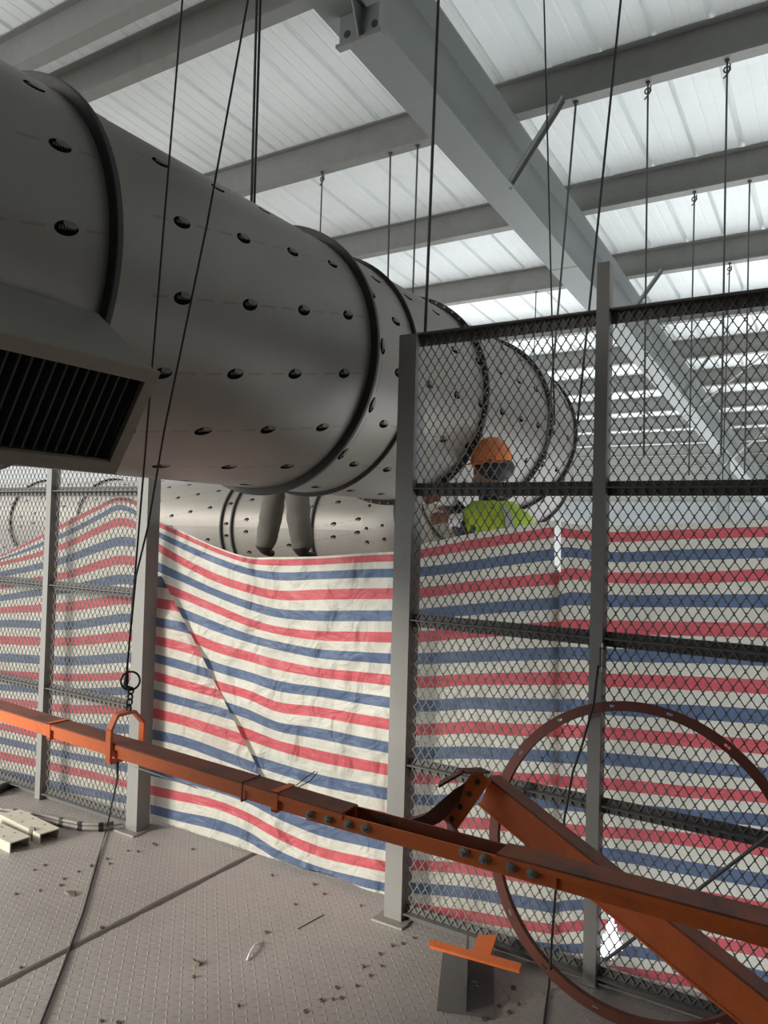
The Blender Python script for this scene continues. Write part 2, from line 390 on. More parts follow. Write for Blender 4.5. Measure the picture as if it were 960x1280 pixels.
# ================================================================== MAIN DUCT
AX, ZC, R0 = -2.4, 2.394, .607
def sweep(path, R, n=72):
    """tube along path of (pos, tangent, u); UV = (u, angle*R), angle 0 = +X side, up positive"""
    m = MB(); m.uv = []
    for (p, t, u) in path:
        t = t.normalized(); a = Vector((t.y, -t.x, 0)).normalized(); b = a.cross(t)
        if b.z < 0: b = -b
        for j in range(n+1):
            th = -math.pi + 2*math.pi*j/n
            m.v.append(tuple(p + a*math.cos(th)*R + b*math.sin(th)*R)); m.uv.append((u, th*R))
    for i in range(len(path)-1):
        for j in range(n): m.f.append((i*(n+1)+j, i*(n+1)+j+1, (i+1)*(n+1)+j+1, (i+1)*(n+1)+j))
    return m
def straight(y0, y1, k=2): return [(Vector((AX, y0+(y1-y0)*i/(k-1), ZC)), Vector((0, 1, 0)), y0+(y1-y0)*i/(k-1)) for i in range(k)]
du = thing('air_duct', (AX, 2.0, ZC-R0), 'huge round grey sheet steel duct with dark oval stamps passing through the fence', 'duct')
sweep(straight(-1.6, 1.40), R0).build('duct_section', 'duct_a', du, True)
sweep(straight(1.40, 1.56), R0+.002).build('duct_collar', 'duct_plain', du, True)
sweep(straight(1.56, 2.765), R0).build('duct_section', 'duct_b', du, True)
sweep(straight(2.765, 2.94), R0+.003).build('duct_section', 'duct_c', du, True)
sweep(straight(2.94, 3.95), R0).build('duct_section', 'duct_d', du, True)
sweep(straight(3.95, 5.02), R0).build('duct_section', 'duct_d', du, True)
def flange(y, w, h, mat='black'):
    return MB().ring((AX, y, ZC), (0, 1, 0), R0-.01, R0+h, w, 96).build('flange_ring', mat, du, False, .004)
flange(1.405, .022, .035); flange(2.77, .022, .034); flange(3.15, .014, .020); flange(3.95, .022, .03); flange(5.02, .022, .03)
flange(-.6, .022, .034)
m = MB()
for i in range(64):                         # bolts round the flange inside the fenced area
    for y in (3.95, 5.02):
        t = 2*math.pi*i/64; c = Vector((AX+(R0+.018)*math.cos(t), y, ZC+(R0+.018)*math.sin(t)))
        m.tube([c-Vector((0, .022, 0)), c+Vector((0, .022, 0))], .007, 6)
tag(m.build('flange_bolts', 'steel', du), kind='stuff')
# elbow turning left and down into the run behind the tarpaulin
RB = 1.9; EX, EY = AX-RB, 5.25; ZL = 1.6
def elbow(t0, t1, k=10):
    out = []
    for i in range(k):
        t = t0+(t1-t0)*i/(k-1); s = t/(math.pi/2); sm = s*s*(3-2*s)
        dz = -(ZC-ZL)*6*s*(1-s)/(math.pi/2)/RB
        out.append((Vector((EX+RB*math.cos(t), EY+RB*math.sin(t), ZC-(ZC-ZL)*sm)), Vector((-math.sin(t), math.cos(t), dz)), 5.25+RB*t))
    return out
sweep(straight(5.02, 5.25), R0).build('duct_section', 'duct_d', du, True)
cuts = [0, .18, .52, .86, 1.21, math.pi/2]
for a, b in zip(cuts, cuts[1:]): sweep(elbow(a, b, 4), R0).build('elbow_gore', 'duct_d', du, True)
for c in cuts[1:-1]:
    p, t, u = elbow(c, c+.01, 2)[0]
    MB().ring(p, t, R0-.01, R0+.025, .02, 72).build('elbow_ring', 'black', du)
YL = EY+RB
def back(x0, x1): return [(Vector((x0, YL, ZL)), Vector((-1, 0, 0)), -x0), (Vector((x1, YL, ZL)), Vector((-1, 0, 0)), -x1)]
sweep(back(EX, -16), R0).build('duct_section', 'duct_e', du, True)
for px, py in ((277, 654), (290, 656), (390, 658), (14, 648), (97, 650)):
    xr = onY(px, py, YL-R0).x
    if xr < EX: MB().ring((xr, YL, ZL), (1, 0, 0), R0-.01, R0+.03, .02, 72).build('flange_ring', 'black', du)
# louvred spout on the near side of the duct
YR, YN = 1.335, .55
TR, BR, JT = (-1.52, 1.988), (-1.672, 1.742), (-1.755, 2.165)
nrm = Vector((TR[1]-BR[1], 0, -(TR[0]-BR[0]))).normalized(); dpt = .27
JB = (BR[0]-nrm.x*.22, BR[1]-nrm.z*.22)
sp = MB()
def v3(q, y): return (q[0], y, q[1])
for q in ((JT, TR), (BR, JB)):
    sp.hexa([v3(q[0], YN), v3(q[1], YN), v3(q[1], YR), v3(q[0], YR)] + [tuple(Vector(v3(z, y))+Vector((0, 0, .004))) for z, y in ((q[0], YN), (q[1], YN), (q[1], YR), (q[0], YR))])
for y in (YN, YR): sp.prism([(JT[0], 0, JT[1]), (TR[0], 0, TR[1]), (BR[0], 0, BR[1]), (JB[0], 0, JB[1])], (0, y-.004, 0), (0, y, 0))
spo = sp.build('intake_spout', 'duct_a', du)
eu = (Vector((TR[0], 0, TR[1]))-Vector((BR[0], 0, BR[1]))).normalized(); fwid = .028
A = lambda s, y, o=0: Vector((BR[0], y, BR[1])) + eu*s + nrm*o
HL = (Vector((TR[0], 0, TR[1]))-Vector((BR[0], 0, BR[1]))).length
fr = MB()
def fbar(s0, s1, y0, y1): fr.hexa([A(s0, y0, -.004), A(s1, y0, -.004), A(s1, y1, -.004), A(s0, y1, -.004), A(s0, y0, .012), A(s1, y0, .012), A(s1, y1, .012), A(s0, y1, .012)])
fbar(-.006, fwid, YN, YR+.006); fbar(HL-fwid, HL+.006, YN, YR+.006); fbar(fwid, HL-fwid, YR-fwid, YR+.006); fbar(fwid, HL-fwid, YN, YN+fwid)
fr.build('spout_frame', 'cream_frame', spo)
y = YN+fwid+.01
while y < YR-fwid-.02:
    MB().hexa([A(fwid, y, -.05), A(HL-fwid, y, -.05), A(HL-fwid, y+.006, -.05), A(fwid, y+.006, -.05), A(fwid, y+.016, -.008), A(HL-fwid, y+.016, -.008), A(HL-fwid, y+.022, -.008), A(fwid, y+.022, -.008)]).build('louvre_slat', 'slat', spo)
    y += .029
MB().hexa([A(.0, YN, -.2), A(HL, YN, -.2), A(HL, YR, -.2), A(0, YR, -.2), A(0, YN, -.195), A(HL, YN, -.195), A(HL, YR, -.195), A(0, YR, -.195)]).build('spout_back', 'black', spo)

# ================================================================== FENCES
FY = 2.78
RAILS = (2.43, 1.78, 1.235, .640, .035)
CW, CH, SW = .037, .0585, .0034
def lattice(x0, x1, z0, z1, yf):
    """expanded metal: strands crossing in upright diamonds with a knuckle at each crossing"""
    m = MB(); W, Hh = x1-x0, z1-z0; sl = CH/CW
    def clip(c, sgn):                       # line z = sgn*sl*(x) + c inside the rectangle
        pts = []
        xa, xb = 0, W
        za, zb_ = sgn*sl*xa+c, sgn*sl*xb+c
        if sgn > 0:
            if za < 0: xa = -c/sl; za = 0
            if zb_ > Hh: xb = (Hh-c)/sl; zb_ = Hh
        else:
            if za > Hh: xa = (c-Hh)/sl; za = Hh
            if zb_ < 0: xb = c/sl; zb_ = 0
        return ((xa, za), (xb, zb_)) if xb-xa > .004 else None
    for sgn in (1, -1):
        lo = -sl*W if sgn > 0 else 0; hi = Hh if sgn > 0 else Hh+sl*W
        c = math.floor(lo/CH)*CH + CH*.5
        while c < hi:
            q = clip(c, sgn)
            if q: m.bar((x0+q[0][0], yf+sgn*.0008, z0+q[0][1]), (x0+q[1][0], yf+sgn*.0008, z0+q[1][1]), SW, .0026, (0, 1, 0))
            c += CH
    i = 0
    nx, nz = int(W/CW*2)+2, int(Hh/CH*2)+2
    for a in range(nx):
        for b in range(nz):
            if (a+b) % 2 == 0: continue
            x, z = a*CW/2, b*CH/2
            if .004 < x < W-.004 and .008 < z < Hh-.008:
                o = len(m.v); h, ww, d = .0085, .0024, .0028
                m.v += [(x0+x, yf-d, z0+z-h), (x0+x+ww, yf-d, z0+z), (x0+x, yf-d, z0+z+h), (x0+x-ww, yf-d, z0+z), (x0+x, yf+d, z0+z-h), (x0+x+ww, yf+d, z0+z), (x0+x, yf+d, z0+z+h), (x0+x-ww, yf+d, z0+z)]
                for q in ((0, 1, 2, 3), (7, 6, 5, 4), (0, 4, 5, 1), (1, 5, 6, 2), (2, 6, 7, 3), (3, 7, 4, 0)): m.f.append(tuple(o+t for t in q))
    return m
def post(e, x, wd, dp, top, base=True):
    # channel: web in front, two returns
    m = MB().box(x-wd/2, x+wd/2, FY-.03, FY-.025, .004, top)
    m.box(x-wd/2, x-wd/2+.005, FY-.025, FY-.03+dp, .004, top).box(x+wd/2-.005, x+wd/2, FY-.025, FY-.03+dp, .004, top)
    m.box(x-wd/2+.005, x+wd/2-.005, FY-.03+dp-.012, FY-.03+dp-.007, .004, top)
    p = m.build('post', 'post', e)
    if base:
        MB().box(x-wd/2-.03, x+wd/2+.03, FY-.075, FY+dp+.005, 0, .006).build('base_plate', 'steel', p)
        b = MB(); b.tube([(x-wd/2-.03, FY-.076, .004), (x, FY-.078, .005), (x+wd/2+.03, FY-.076, .004), (x+wd/2+.032, FY-.03, .004)], .005, 6); b.build('weld_bead', 'bead', p)
    return p
def fence(name, xs, big, loc, label, tall=None):
    e = thing(name, loc, label, 'fence')
    for i, x in enumerate(xs):
        g = i in big
        post(e, x, .082 if g else .046, .085 if g else .06, tall[i] if tall and i in tall else RAILS[0]-.002, g)
    for i in range(len(xs)-1):
        a, b = sorted((xs[i], xs[i+1]))
        wa = .041 if (xs.index(a) in big) else .023; wb = .041 if (xs.index(b) in big) else .023
        a += wa; b -= wb
        for k, z in enumerate(RAILS):
            lo, hi = (-.052, 0) if k == 0 else ((-.03, .024) if k < 4 else (-.03, .03))
            m = MB().box(a, b, FY+.006, FY+.011, z+lo, z+hi).box(a, b, FY-.024, FY+.006, z-.0025 if k else z-.005, z+.0025 if k else z)
            m.build('rail', 'fence', e)
        for k in range(4):
            lattice(a+.001, b-.001, RAILS[k+1]+.004, RAILS[k]-.006, FY).build('mesh_panel', 'mesh', e)
    return e
fence('mesh_fence', [-1.605, -.79, .02, .83], {0}, (-.4, FY, 0), 'grey expanded metal fence with the rust red steel ring leaning on it', {1: 2.60})
fence('mesh_fence', [-3.195, -3.995, -4.795, -5.595], {0}, (-4.4, FY, 0), 'grey expanded metal fence behind the cream channels on the floor')

# ================================================================== TARPAULINS
def catmull(xs, ys, x):
    if x <= xs[0]: return ys[0]+(ys[1]-ys[0])*(x-xs[0])/(xs[1]-xs[0])
    if x >= xs[-1]: return ys[-1]+(ys[-1]-ys[-2])*(x-xs[-1])/(xs[-1]-xs[-2])
    i = max(j for j in range(len(xs)-1) if xs[j] <= x)
    h = xs[i+1]-xs[i]; t = (x-xs[i])/h
    sl = (ys[i+1]-ys[i])/h
    d0 = sl if i == 0 else .5*(sl+(ys[i]-ys[i-1])/(xs[i]-xs[i-1])); d1 = sl if i+2 >= len(xs) else .5*(sl+(ys[i+2]-ys[i+1])/(xs[i+2]-xs[i+1]))
    return (2*t**3-3*t*t+1)*ys[i]+(t**3-2*t*t+t)*h*d0+(-2*t**3+3*t*t)*ys[i+1]+(t**3-t*t)*h*d1
def tarp(cols, x0, x1, stop, sbot, Y, label, nx, nk, amp=.012, hole=None, crease=None, seed=0, group=None, slit=None):
    """cols: {pixel x: [pixel y of stripe centre 0,1,2..]}; stripe 0 is red. Lifted onto the hanging plane Y."""
    xs = sorted(cols); K = len(cols[xs[0]]); m = MB(); m.uv = []; pix = []
    s0, s1 = stop, sbot; nr = int((s1(x0) - s0(x0))*nk)
    for i in range(nx+1):
        px = x0+(x1-x0)*i/nx
        row = [catmull(xs, [cols[x][k] for x in xs], px) for k in range(K)]
        for j in range(nr+1):
            s = s0(px)+(s1(px)-s0(px))*j/nr
            k = min(max(int(math.floor(s)), 0), K-2); py = row[k]+(row[k+1]-row[k])*(s-k)
            p = onY(px, py, Y); n1 = noise.noise(Vector((p.x*3.1+seed, 0, p.z*1.2))); n2 = noise.noise(Vector((p.x*9+seed, 4, p.z*4.5))); n3 = noise.noise(Vector((p.x*24+seed, 8, p.z*16)))
            y = Y+amp*(1.4*n1+.75*n2+.22*n3)
            if crease: y -= crease(px, py)
            p = onY(px, py, y)
            if p.z < .012: p = Vector((p.x, p.y, .012))
            m.v.append(tuple(p)); m.uv.append((px*.01, s)); pix.append((px, py))
    def inside(q, poly):
        c = False
        for a in range(len(poly)):
            (xa, ya), (xb, yb) = poly[a], poly[a-1]
            if (ya > q[1]) != (yb > q[1]) and q[0] < (xb-xa)*(q[1]-ya)/(yb-ya)+xa: c = not c
        return c
    for i in range(nx):
        for j in range(nr):
            a = i*(nr+1)+j; q = (a, a+1, a+nr+2, a+nr+1)
            if hole and inside((sum(pix[t][0] for t in q)/4, sum(pix[t][1] for t in q)/4), hole): continue
            if slit and inside((sum(pix[t][0] for t in q)/4, sum(pix[t][1] for t in q)/4), slit): continue
            m.f.append(q)
    o = m.build('tarpaulin', 'tarp', None, True)
    return tag(o, label, 'tarpaulin', group)
# sheet hung across the opening between the two tall posts
ctr = {190: [652, 664, 678, 706, 728, 752, 776, 800, 824, 848, 878, 912, 941, 964, 988, 1012, 1034],
       225: [668, 680, 700, 721, 742, 765, 790, 814, 838, 862, 890, 921, 949, 973, 995, 1021, 1045],
       270: [688, 699, 723, 741, 761, 783, 809, 834, 856, 879, 905, 936, 963, 985, 1005, 1030, 1062],
       310: [701, 713, 736, 756, 778, 797, 820, 846, 868, 893, 917, 950, 972, 998, 1022, 1045, 1075],
       345: [703, 719, 744, 766, 788, 806, 830, 857, 883, 908, 930, 960, 986, 1016, 1041, 1068, 1090],
       400: [702, 718, 743, 770, 795, 817, 841, 865, 890, 917, 945, 976, 1005, 1038, 1065, 1090, 1112],
       450: [699, 716, 742, 770, 796, 821, 846, 873, 899, 928, 955, 986, 1016, 1050, 1077, 1103, 1123],
       497: [697, 715, 742, 770, 797, 824, 851, 880, 907, 937, 964, 995, 1026, 1060, 1086, 1114, 1131]}
def fold(px, py):
    # the long fold falling from the left post, and the sag creases radiating from the tied corner
    t = 0
    for (xa, ya, sl, wd, am) in ((300, 700, .82, 9, .010), (330, 720, 1.35, 7, .008), (250, 690, .55, 10, .009), (345, 1040, .75, 10, .016), (370, 1000, 1.2, 9, .014)):
        if px > xa-10:
            dd = (py-(ya+(px-xa)/sl))/wd; t += am*math.exp(-dd*dd)*math.exp(-max(0, px-xa)/70)
    return t
gap = tarp(ctr, 188, 500, lambda x: -.42-.0, lambda x: 16.3 if x > 300 else 16.15, 2.905, 'red white and blue striped tarpaulin draped across the gap between two posts', 130, 9, .019, None, fold, 3)
# the loose fold hanging in front of it from the left post
flap = {188: [726, 753, 776, 799, 821, 843, 866, 890, 918, 941, 964], 225: [731, 759, 783, 808, 831, 854, 876, 899, 926, 950, 973],
        270: [742, 770, 797, 822, 845, 867, 888, 913, 942, 966, 987], 330: [757, 786, 815, 841, 863, 884, 905, 933, 966, 987, 1007]}
fm = MB(); fm.uv = []; fx = sorted(flap); nf, mf = 26, 80
for j in range(mf+1):
    s_ = 3-.28+(9.75)*j/mf
    for i in range(nf+1):
        px = 187
        for it in range(4):
            k = min(max(int(math.floor(s_-3)), 0), 9); ya, yb = (catmull(fx, [flap[x][kk] for x in fx], px) for kk in (k, k+1))
            py = ya+(yb-ya)*(s_-3-k); px = 187+max(3, (203+(py-722)*.5-187))*i/nf
        u_ = i/nf; n1 = noise.noise(Vector((px*.03, 3, py*.012))); n2 = noise.noise(Vector((px*.09, 5, py*.03)))
        bulge = .030*math.sin(math.pi*min(1, u_*1.02))**.7+.010*n1+.005*n2
        p = onY(px, py, 2.886-bulge*min(1, (py-715)/60)); fm.v.append(tuple(p)); fm.uv.append((px*.01, s_))
for j in range(mf):
    for i in range(nf): fm.f.append((j*(nf+1)+i, j*(nf+1)+i+1, (j+1)*(nf+1)+i+1, (j+1)*(nf+1)+i))
fm.build('loose_fold', 'tarp', gap, True)
lft = {-160: [735, 738, 742, 755, 765, 773, 782, 790, 802, 817, 830, 842, 853, 865, 876, 888, 900, 918, 935],
       0: [695, 699, 704, 718, 733, 748, 763, 779, 800, 822, 843, 859, 876, 892, 908, 925, 944, 966, 985],
       35: [679, 687, 696, 711, 727, 742, 761, 780, 801, 824, 845, 861, 880, 898, 916, 933, 951, 974, 994],
       85: [654, 666, 680, 698, 719, 736, 758, 783, 801, 827, 847, 865, 886, 908, 928, 944, 962, 986, 1005],
       125: [634, 645, 661, 684, 706, 728, 753, 777, 798, 825, 847, 864, 887, 910, 932, 952, 971, 993, 1014],
       150: [624, 633, 652, 677, 700, 724, 750, 773, 795, 823, 846, 863, 887, 911, 935, 959, 978, 998, 1020],
       185: [636, 650, 660, 681, 704, 727, 751, 773, 795, 823, 846, 864, 888, 911, 936, 963, 984, 1004, 1028]}
tarp(lft, -160, 187, lambda x: -.35, lambda x: 18.2, 2.88, 'striped tarpaulin rising to a peak behind the fence next to the cream channels', 90, 5, .012, None, None, 11)
rgb = {505: [695, 716, 743, 769, 797, 824, 853, 882, 912, 940, 972, 998, 1026, 1053, 1080, 1110, 1132, 1150],
       536: [690.6, 713.4, 740, 766.6, 795.3, 822.8, 852.5, 882.2, 911.9, 941, 974, 1000, 1028, 1056, 1082, 1112, 1138, 1160],
       590: [681, 707, 733, 762, 790, 821, 849, 879, 909, 941, 971, 999, 1029, 1059, 1086, 1117, 1146, 1170],
       640: [673, 699, 728, 758, 787, 819, 848, 881, 912, 943, 973, 1001, 1032, 1063, 1093, 1126, 1155, 1178],
       699: [664.4, 691.6, 722.8, 754, 784.4, 816.6, 847.8, 882.2, 913.4, 947, 975, 1003, 1035, 1068, 1103, 1136, 1163, 1187]}
tarp(rgb, 503, 699, lambda x: -.55, lambda x: 17.6, 2.885, 'striped tarpaulin behind the fence between the tall post and the bright slit', 66, 5, .011, [(692, 655), (700, 655), (700, 714), (695, 714)], None, 23)
rgc = {694: [664, 691, 720, 752, 784, 817, 848, 883, 914, 947, 977, 1004, 1036, 1068, 1104, 1134, 1160, 1187, 1204],
       712: [667, 690, 717, 748, 783, 817, 847, 882, 914, 947, 978, 1006, 1038, 1068, 1104, 1132, 1158, 1187, 1206],
       757: [671, 696, 721, 750.6, 783.4, 819.4, 849, 886.6, 916, 949, 980, 1009, 1041, 1066, 1104, 1131, 1155, 1187, 1212],
       855: [668, 693, 723, 750, 786, 821, 853, 890, 925, 958, 990, 1018, 1048, 1085, 1118, 1146, 1172, 1200, 1226],
       955: [664.7, 691, 718, 750.6, 788, 824, 858.4, 896, 935, 968, 997, 1025, 1060, 1103, 1136, 1160, 1190, 1222, 1250],
       1150: [656, 684, 714, 751, 792, 834, 872, 914, 958, 995, 1028, 1062, 1100, 1145, 1182, 1212, 1248, 1284, 1320]}
tarp(rgc, 694, 1150, lambda x: -.55, lambda x: 18.4, 2.90, 'striped tarpaulin with a torn hole behind the rust red ring', 130, 5, .011, [(763, 1139), (779, 1184), (752, 1212), (750, 1186)], None, 31, slit=[(690, 650), (701, 650), (701, 714), (696, 718), (690, 714)])

# ================================================================== ORANGE BOOM (hung from slings)
BY0, BY1, BZ0, BZ1 = 1.40, 1.452, .947, .983
bo = thing('steel_boom', (-1.0, 1.44, BZ0), 'long orange painted steel boom with bolted splice and slanted arm', 'boom')
XL = onY(430, 1012, BY0).x; XR = onY(622, 1070, BY0).x
def box_beam(x0, x1):
    b = MB().box(x0, x1, BY0, BY0+.005, BZ0, BZ1-.004).box(x0, x1, BY1-.005, BY1, BZ0, BZ1-.004).box(x0, x1, BY0, BY1, BZ0-.004, BZ0)
    b.box(x0, x1, BY0+.005, BY0+.010, BZ0+.002, BZ0+.012).build('beam_section', 'orange', bo)
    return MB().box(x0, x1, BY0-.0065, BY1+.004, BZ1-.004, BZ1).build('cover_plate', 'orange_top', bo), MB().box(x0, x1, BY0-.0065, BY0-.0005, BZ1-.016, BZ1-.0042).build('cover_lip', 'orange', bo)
box_beam(-4.6, XL); box_beam(XR, 1.1)
for px, w in ((62, .016), (306, .004), (347, .018)):
    x = onY(px, 950, BY0).x
    c = MB().box(x-w/2, x+w/2, BY0-.008, BY0-.005, BZ0-.006, BZ1+.003).box(x-w/2, x+w/2, BY0-.008, BY1+.006, BZ1, BZ1+.004).box(x-w/2, x+w/2, BY0-.008, BY1+.004, BZ0-.008, BZ0-.004)
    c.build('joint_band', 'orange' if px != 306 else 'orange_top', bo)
# splice channel, open on top
MB().box(XL-.10, XR+.12, BY0-.004, BY0, BZ0-.002, BZ1-.0165).box(XL+.0005, XR-.0005, BY0-.004, BY0, BZ1-.0165, BZ1-.006).build('splice_plate', 'orange', bo)
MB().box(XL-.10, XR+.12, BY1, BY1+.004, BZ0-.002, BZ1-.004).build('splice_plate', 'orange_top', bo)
MB().box(XL, XR, BY0, BY1, BZ0-.003, BZ0+.004).build('splice_floor', 'black', bo)
for px, py in ((388, 1018), (411, 1024), (436, 1030), (457, 1035), (580, 1065), (605, 1073), (638, 1083), (665, 1091)):
    p = onY(px, py, BY0-.004)
    b = MB().tube([p, p+Vector((0, -.003, 0))], .0105, 14).tube([p+Vector((0, -.003, 0)), p+Vector((0, -.010, 0))], .0078, 6).tube([p+Vector((0, -.010, 0)), p+Vector((0, -.014, 0))], .004, 8)
    b.build('bolt', 'boltm', bo)
# slanted arm behind the beam
pa, pb = onY(607, 990, 1.64), onY(1010, 1318, 1.46)
pb = pa+(pb-pa)*((pa.z-.045)/(pa.z-pb.z))        # the leg runs on down to the floor
ad = (pb-pa).normalized(); an = ad.cross(Vector((0, 1, 0))).normalized()
if an.z < 0: an = -an
am = MB().bar(pa, pb, .006, .066, an)
am.build('arm_web', 'orange', bo)
o2 = an*.034
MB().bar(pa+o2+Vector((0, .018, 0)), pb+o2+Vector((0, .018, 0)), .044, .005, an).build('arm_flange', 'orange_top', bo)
MB().bar(pa-o2+Vector((0, .018, 0)), pb-o2+Vector((0, .018, 0)), .044, .005, an).build('arm_flange', 'orange', bo)
# end plate with bolt holes, folded strip and curved horn
e0, e1 = onY(561, 1030, 1.56), onY(604, 968, 1.60)
ed = (e1-e0).normalized()
ep = MB().bar(e0, e1, .044, .006, Vector((0, 1, .15))).build('end_plate', 'orange', bo)
for t in (.12, .36, .62, .86):
    c = e0.lerp(e1, t)+Vector((0, -.004, 0)); MB().tube([c, c+Vector((0, -.003, 0))], .0065, 10).build('bolt_hole', 'black', ep)
f0, f1, f2 = onY(607, 963, 1.62), onY(578, 964, 1.56), onY(549, 981, 1.54)
MB().bar(f0, f1, .034, .005).bar(f1, f2, .030, .005).build('folded_strip', 'redoxide', bo)
hp = [onY(*q) for q in ((478, 1026, 1.46), (510, 1026, 1.48), (535, 1019, 1.51), (554, 1004, 1.55), (572, 988, 1.58), (598, 970, 1.62))]
m = MB()
for i, p in enumerate(hp):
    w_ = (.004, .012, .026, .038, .034, .020)[i]
    m.v += [tuple(p+Vector((0, -.018, w_*.2))), tuple(p+Vector((0, .018, w_*.2))), tuple(p+Vector((0, .018, -w_))), tuple(p+Vector((0, -.018, -w_)))]
for i in range(len(hp)-1):
    for j in range(4): m.f.append((i*4+j, i*4+(j+1) % 4, (i+1)*4+(j+1) % 4, (i+1)*4+j))
m.f += [(0, 1, 2, 3), (20, 21, 22, 23)]
m.build('curved_horn', 'redoxide', bo)
g0 = onY(560, 1032, 1.58)
MB().bar(g0, onY(578, 1060, 1.47), .04, .006, Vector((0, 1, 0))).build('gusset', 'redoxide', bo)
m = MB(); m.tube([onY(370, 982, 1.45), onY(382, 972, 1.48), onY(394, 964, 1.49)], .0012, 5).tube([onY(373, 984, 1.45), onY(388, 976, 1.48), onY(397, 965, 1.49)], .0012, 5); m.build('tie_wire', 'rope', bo)
m = MB(); sp_ = [onY(*q) for q in ((168, 958, 1.40), (185, 964, 1.395), (203, 970, 1.39), (228, 978, 1.395), (245, 984, 1.40))]
for i, p in enumerate(sp_): m.v += [tuple(p+Vector((0, -.004, .002))), tuple(p+Vector((0, .006, -.004))), tuple(p+Vector((0, .006, -.006))), tuple(p+Vector((0, -.004, 0)))]
for i in range(4):
    for j in range(4): m.f.append((i*4+j, i*4+(j+1) % 4, (i+1)*4+(j+1) % 4, (i+1)*4+j))
m.build('loose_strap', 'tape', bo)
# lifting loop round the boom
LX = onY(136, 930, 1.387).x
lp = [(1.388, .932), (1.388, 1.020), (1.408, 1.056), (1.466, 1.056), (1.500, 1.020), (1.500, .932)]
m = MB()
for i in range(6):
    a, b = lp[i], lp[(i+1) % 6]; m.bar((LX, a[0], a[1]), (LX, b[0], b[1]), .020 if i != 5 else .02, .008, (1, 0, 0)) if 0 else m.bar((LX, a[0], a[1]), (LX, b[0], b[1]), .008, .020, (1, 0, 0))
m.build('lifting_loop', 'orange', bo)
for o in bo.children:                       # the left half of the boom rises slightly away from the splice
    if o.name.startswith('beam') or o.name.startswith('cover') or o.name.startswith('joint') or o.name.startswith('lifting'):
        for v_ in o.data.vertices: v_.co.z += max(0, -1.0-v_.co.x)*.032
# hook, links and slings
hk = thing('lifting_hook', (LX, 1.45, 1.10), 'black chain hook with an open ring above the orange lifting loop', 'hook')
def torus(c, nrm, r, t, n=24, k=8, a0=0, a1=2*math.pi):
    c = Vector(c); nrm = Vector(nrm).normalized(); a = nrm.orthogonal().normalized(); b = nrm.cross(a); m = MB(); full = abs(a1-a0-2*math.pi) < 1e-6
    pts = [c+(a*math.cos(a0+(a1-a0)*i/n)+b*math.sin(a0+(a1-a0)*i/n))*r for i in range(n+1)]
    return m.tube(pts, t, k, not full)
hz = 1.082
for i in range(4):
    c = Vector((LX+.002*i, 1.45, hz+.008+.016*i))
    torus(c, (1, 0, 0) if i % 2 else (0, 1, 0), .009, .0028, 16, 6).build('chain_link', 'rope', hk, True)
hb = onY(157, 858, 1.45)
m = MB().tube([Vector((LX+.008, 1.45, hz+.062)), hb, hb+Vector((.003, 0, .03)), hb+Vector((.004, 0, .05))], [.004, .008, .006, .003], 8); m.build('hook_body', 'rope', hk, True)
rc = onY(163, 851, 1.45)
vd = (rc-EYE).normalized()
torus(rc, vd, .025, .0030, 30, 8).build('hook_ring', 'rope', hk, True)
st = hb+Vector((.004, 0, .05))
def rope(pts, r, name, mat, label, cat, group=None, n=6):
    return tag(MB().tube(pts, r, n).build(name, mat, None, True), label, cat, group)
A1 = onY(228, 0, 1.45); tA = st+(A1-st)*((4.66-st.z)/(A1.z-st.z))
rope([st, onY(182, 560, 1.45), A1, tA], .0028, 'wire_sling', 'rope', 'black wire sling running steeply up from the chain hook past the spout', 'sling')
B1 = onY(310, 0, 1.45); B2 = onY(205, 540, 1.45); tB = B2+(B1-B2)*((4.66-B2.z)/(B1.z-B2.z))
rope([st+Vector((.004, -.004, 0)), onY(170, 720, 1.45), onY(185, 658, 1.45), B2, onY(259, 280, 1.45), B1, tB], .0028, 'wire_sling', 'rope', 'black wire sling slanting away from the chain hook across the duct', 'sling')

# ================================================================== ROPES AND HANGER RODS
def drop(px, py, Y, zt, zb, r, px2=None, py2=None, mat='rod', label='thin dark hanger rod dropping from a roof purlin', name='hanger_rod', cat='rod', group='hanger rods under the roof', hook=False):
    p = onY(px, py, Y); q = onY(px2, py2, Y) if px2 else Vector((p.x, Y, zb))
    d = (q-p)/(q.z-p.z); t = p+d*(zt-p.z); b = p+d*(zb-p.z)
    e = thing(name, b, label, cat, group)
    MB().tube([t, b], r, 6).build('rod', mat, e)
    MB().tube([t+Vector((0, 0, -.014)), t], r*2.4, 6).build('nut', mat, e)
    if hook:
        c = t+Vector((0, 0, -.06)); torus(c, (0, 1, 0), .018, .005, 14, 6).build('twist_loop', mat, e); MB().tube([c+Vector((-.02, 0, -.05)), c+Vector((.01, -.005, -.02)), c+Vector((.018, 0, .03))], .005, 5).build('wire_tail', mat, e)
    return e
y1, y2, y3 = 4.83, 6.33, 7.83
zP = lambda y: roofz(y)+.001
for (px, py, Y, px2, py2, hk_) in ((403, 215, y1, 400, 300, True), (488, 195, y1, 485, 345, False), (522, 185, y1, 516, 370, False), (720, 127, y1, 697, 395, False),
                                  (810, 105, y1, 807, 375, True), (909, 80, y1, 905, 335, True), (868, 245, y2, 866, 345, True), (937, 230, y2, 935, 345, False), (912, 335, y3, 911, 365, True), (670, 368, y3, 669, 400, False)):
    drop(px, py, Y, zP(Y), 3.03 if px < 530 else 2.1, .0075 if px in (488, 522, 720) else .006, px2, py2, hook=hk_, label='thin dark hanger rod with a twisted wire loop under its purlin' if hk_ else 'plain thin dark hanger rod dropping from a roof purlin', group='hanger rods with wire loops' if hk_ else 'plain hanger rods under the roof')
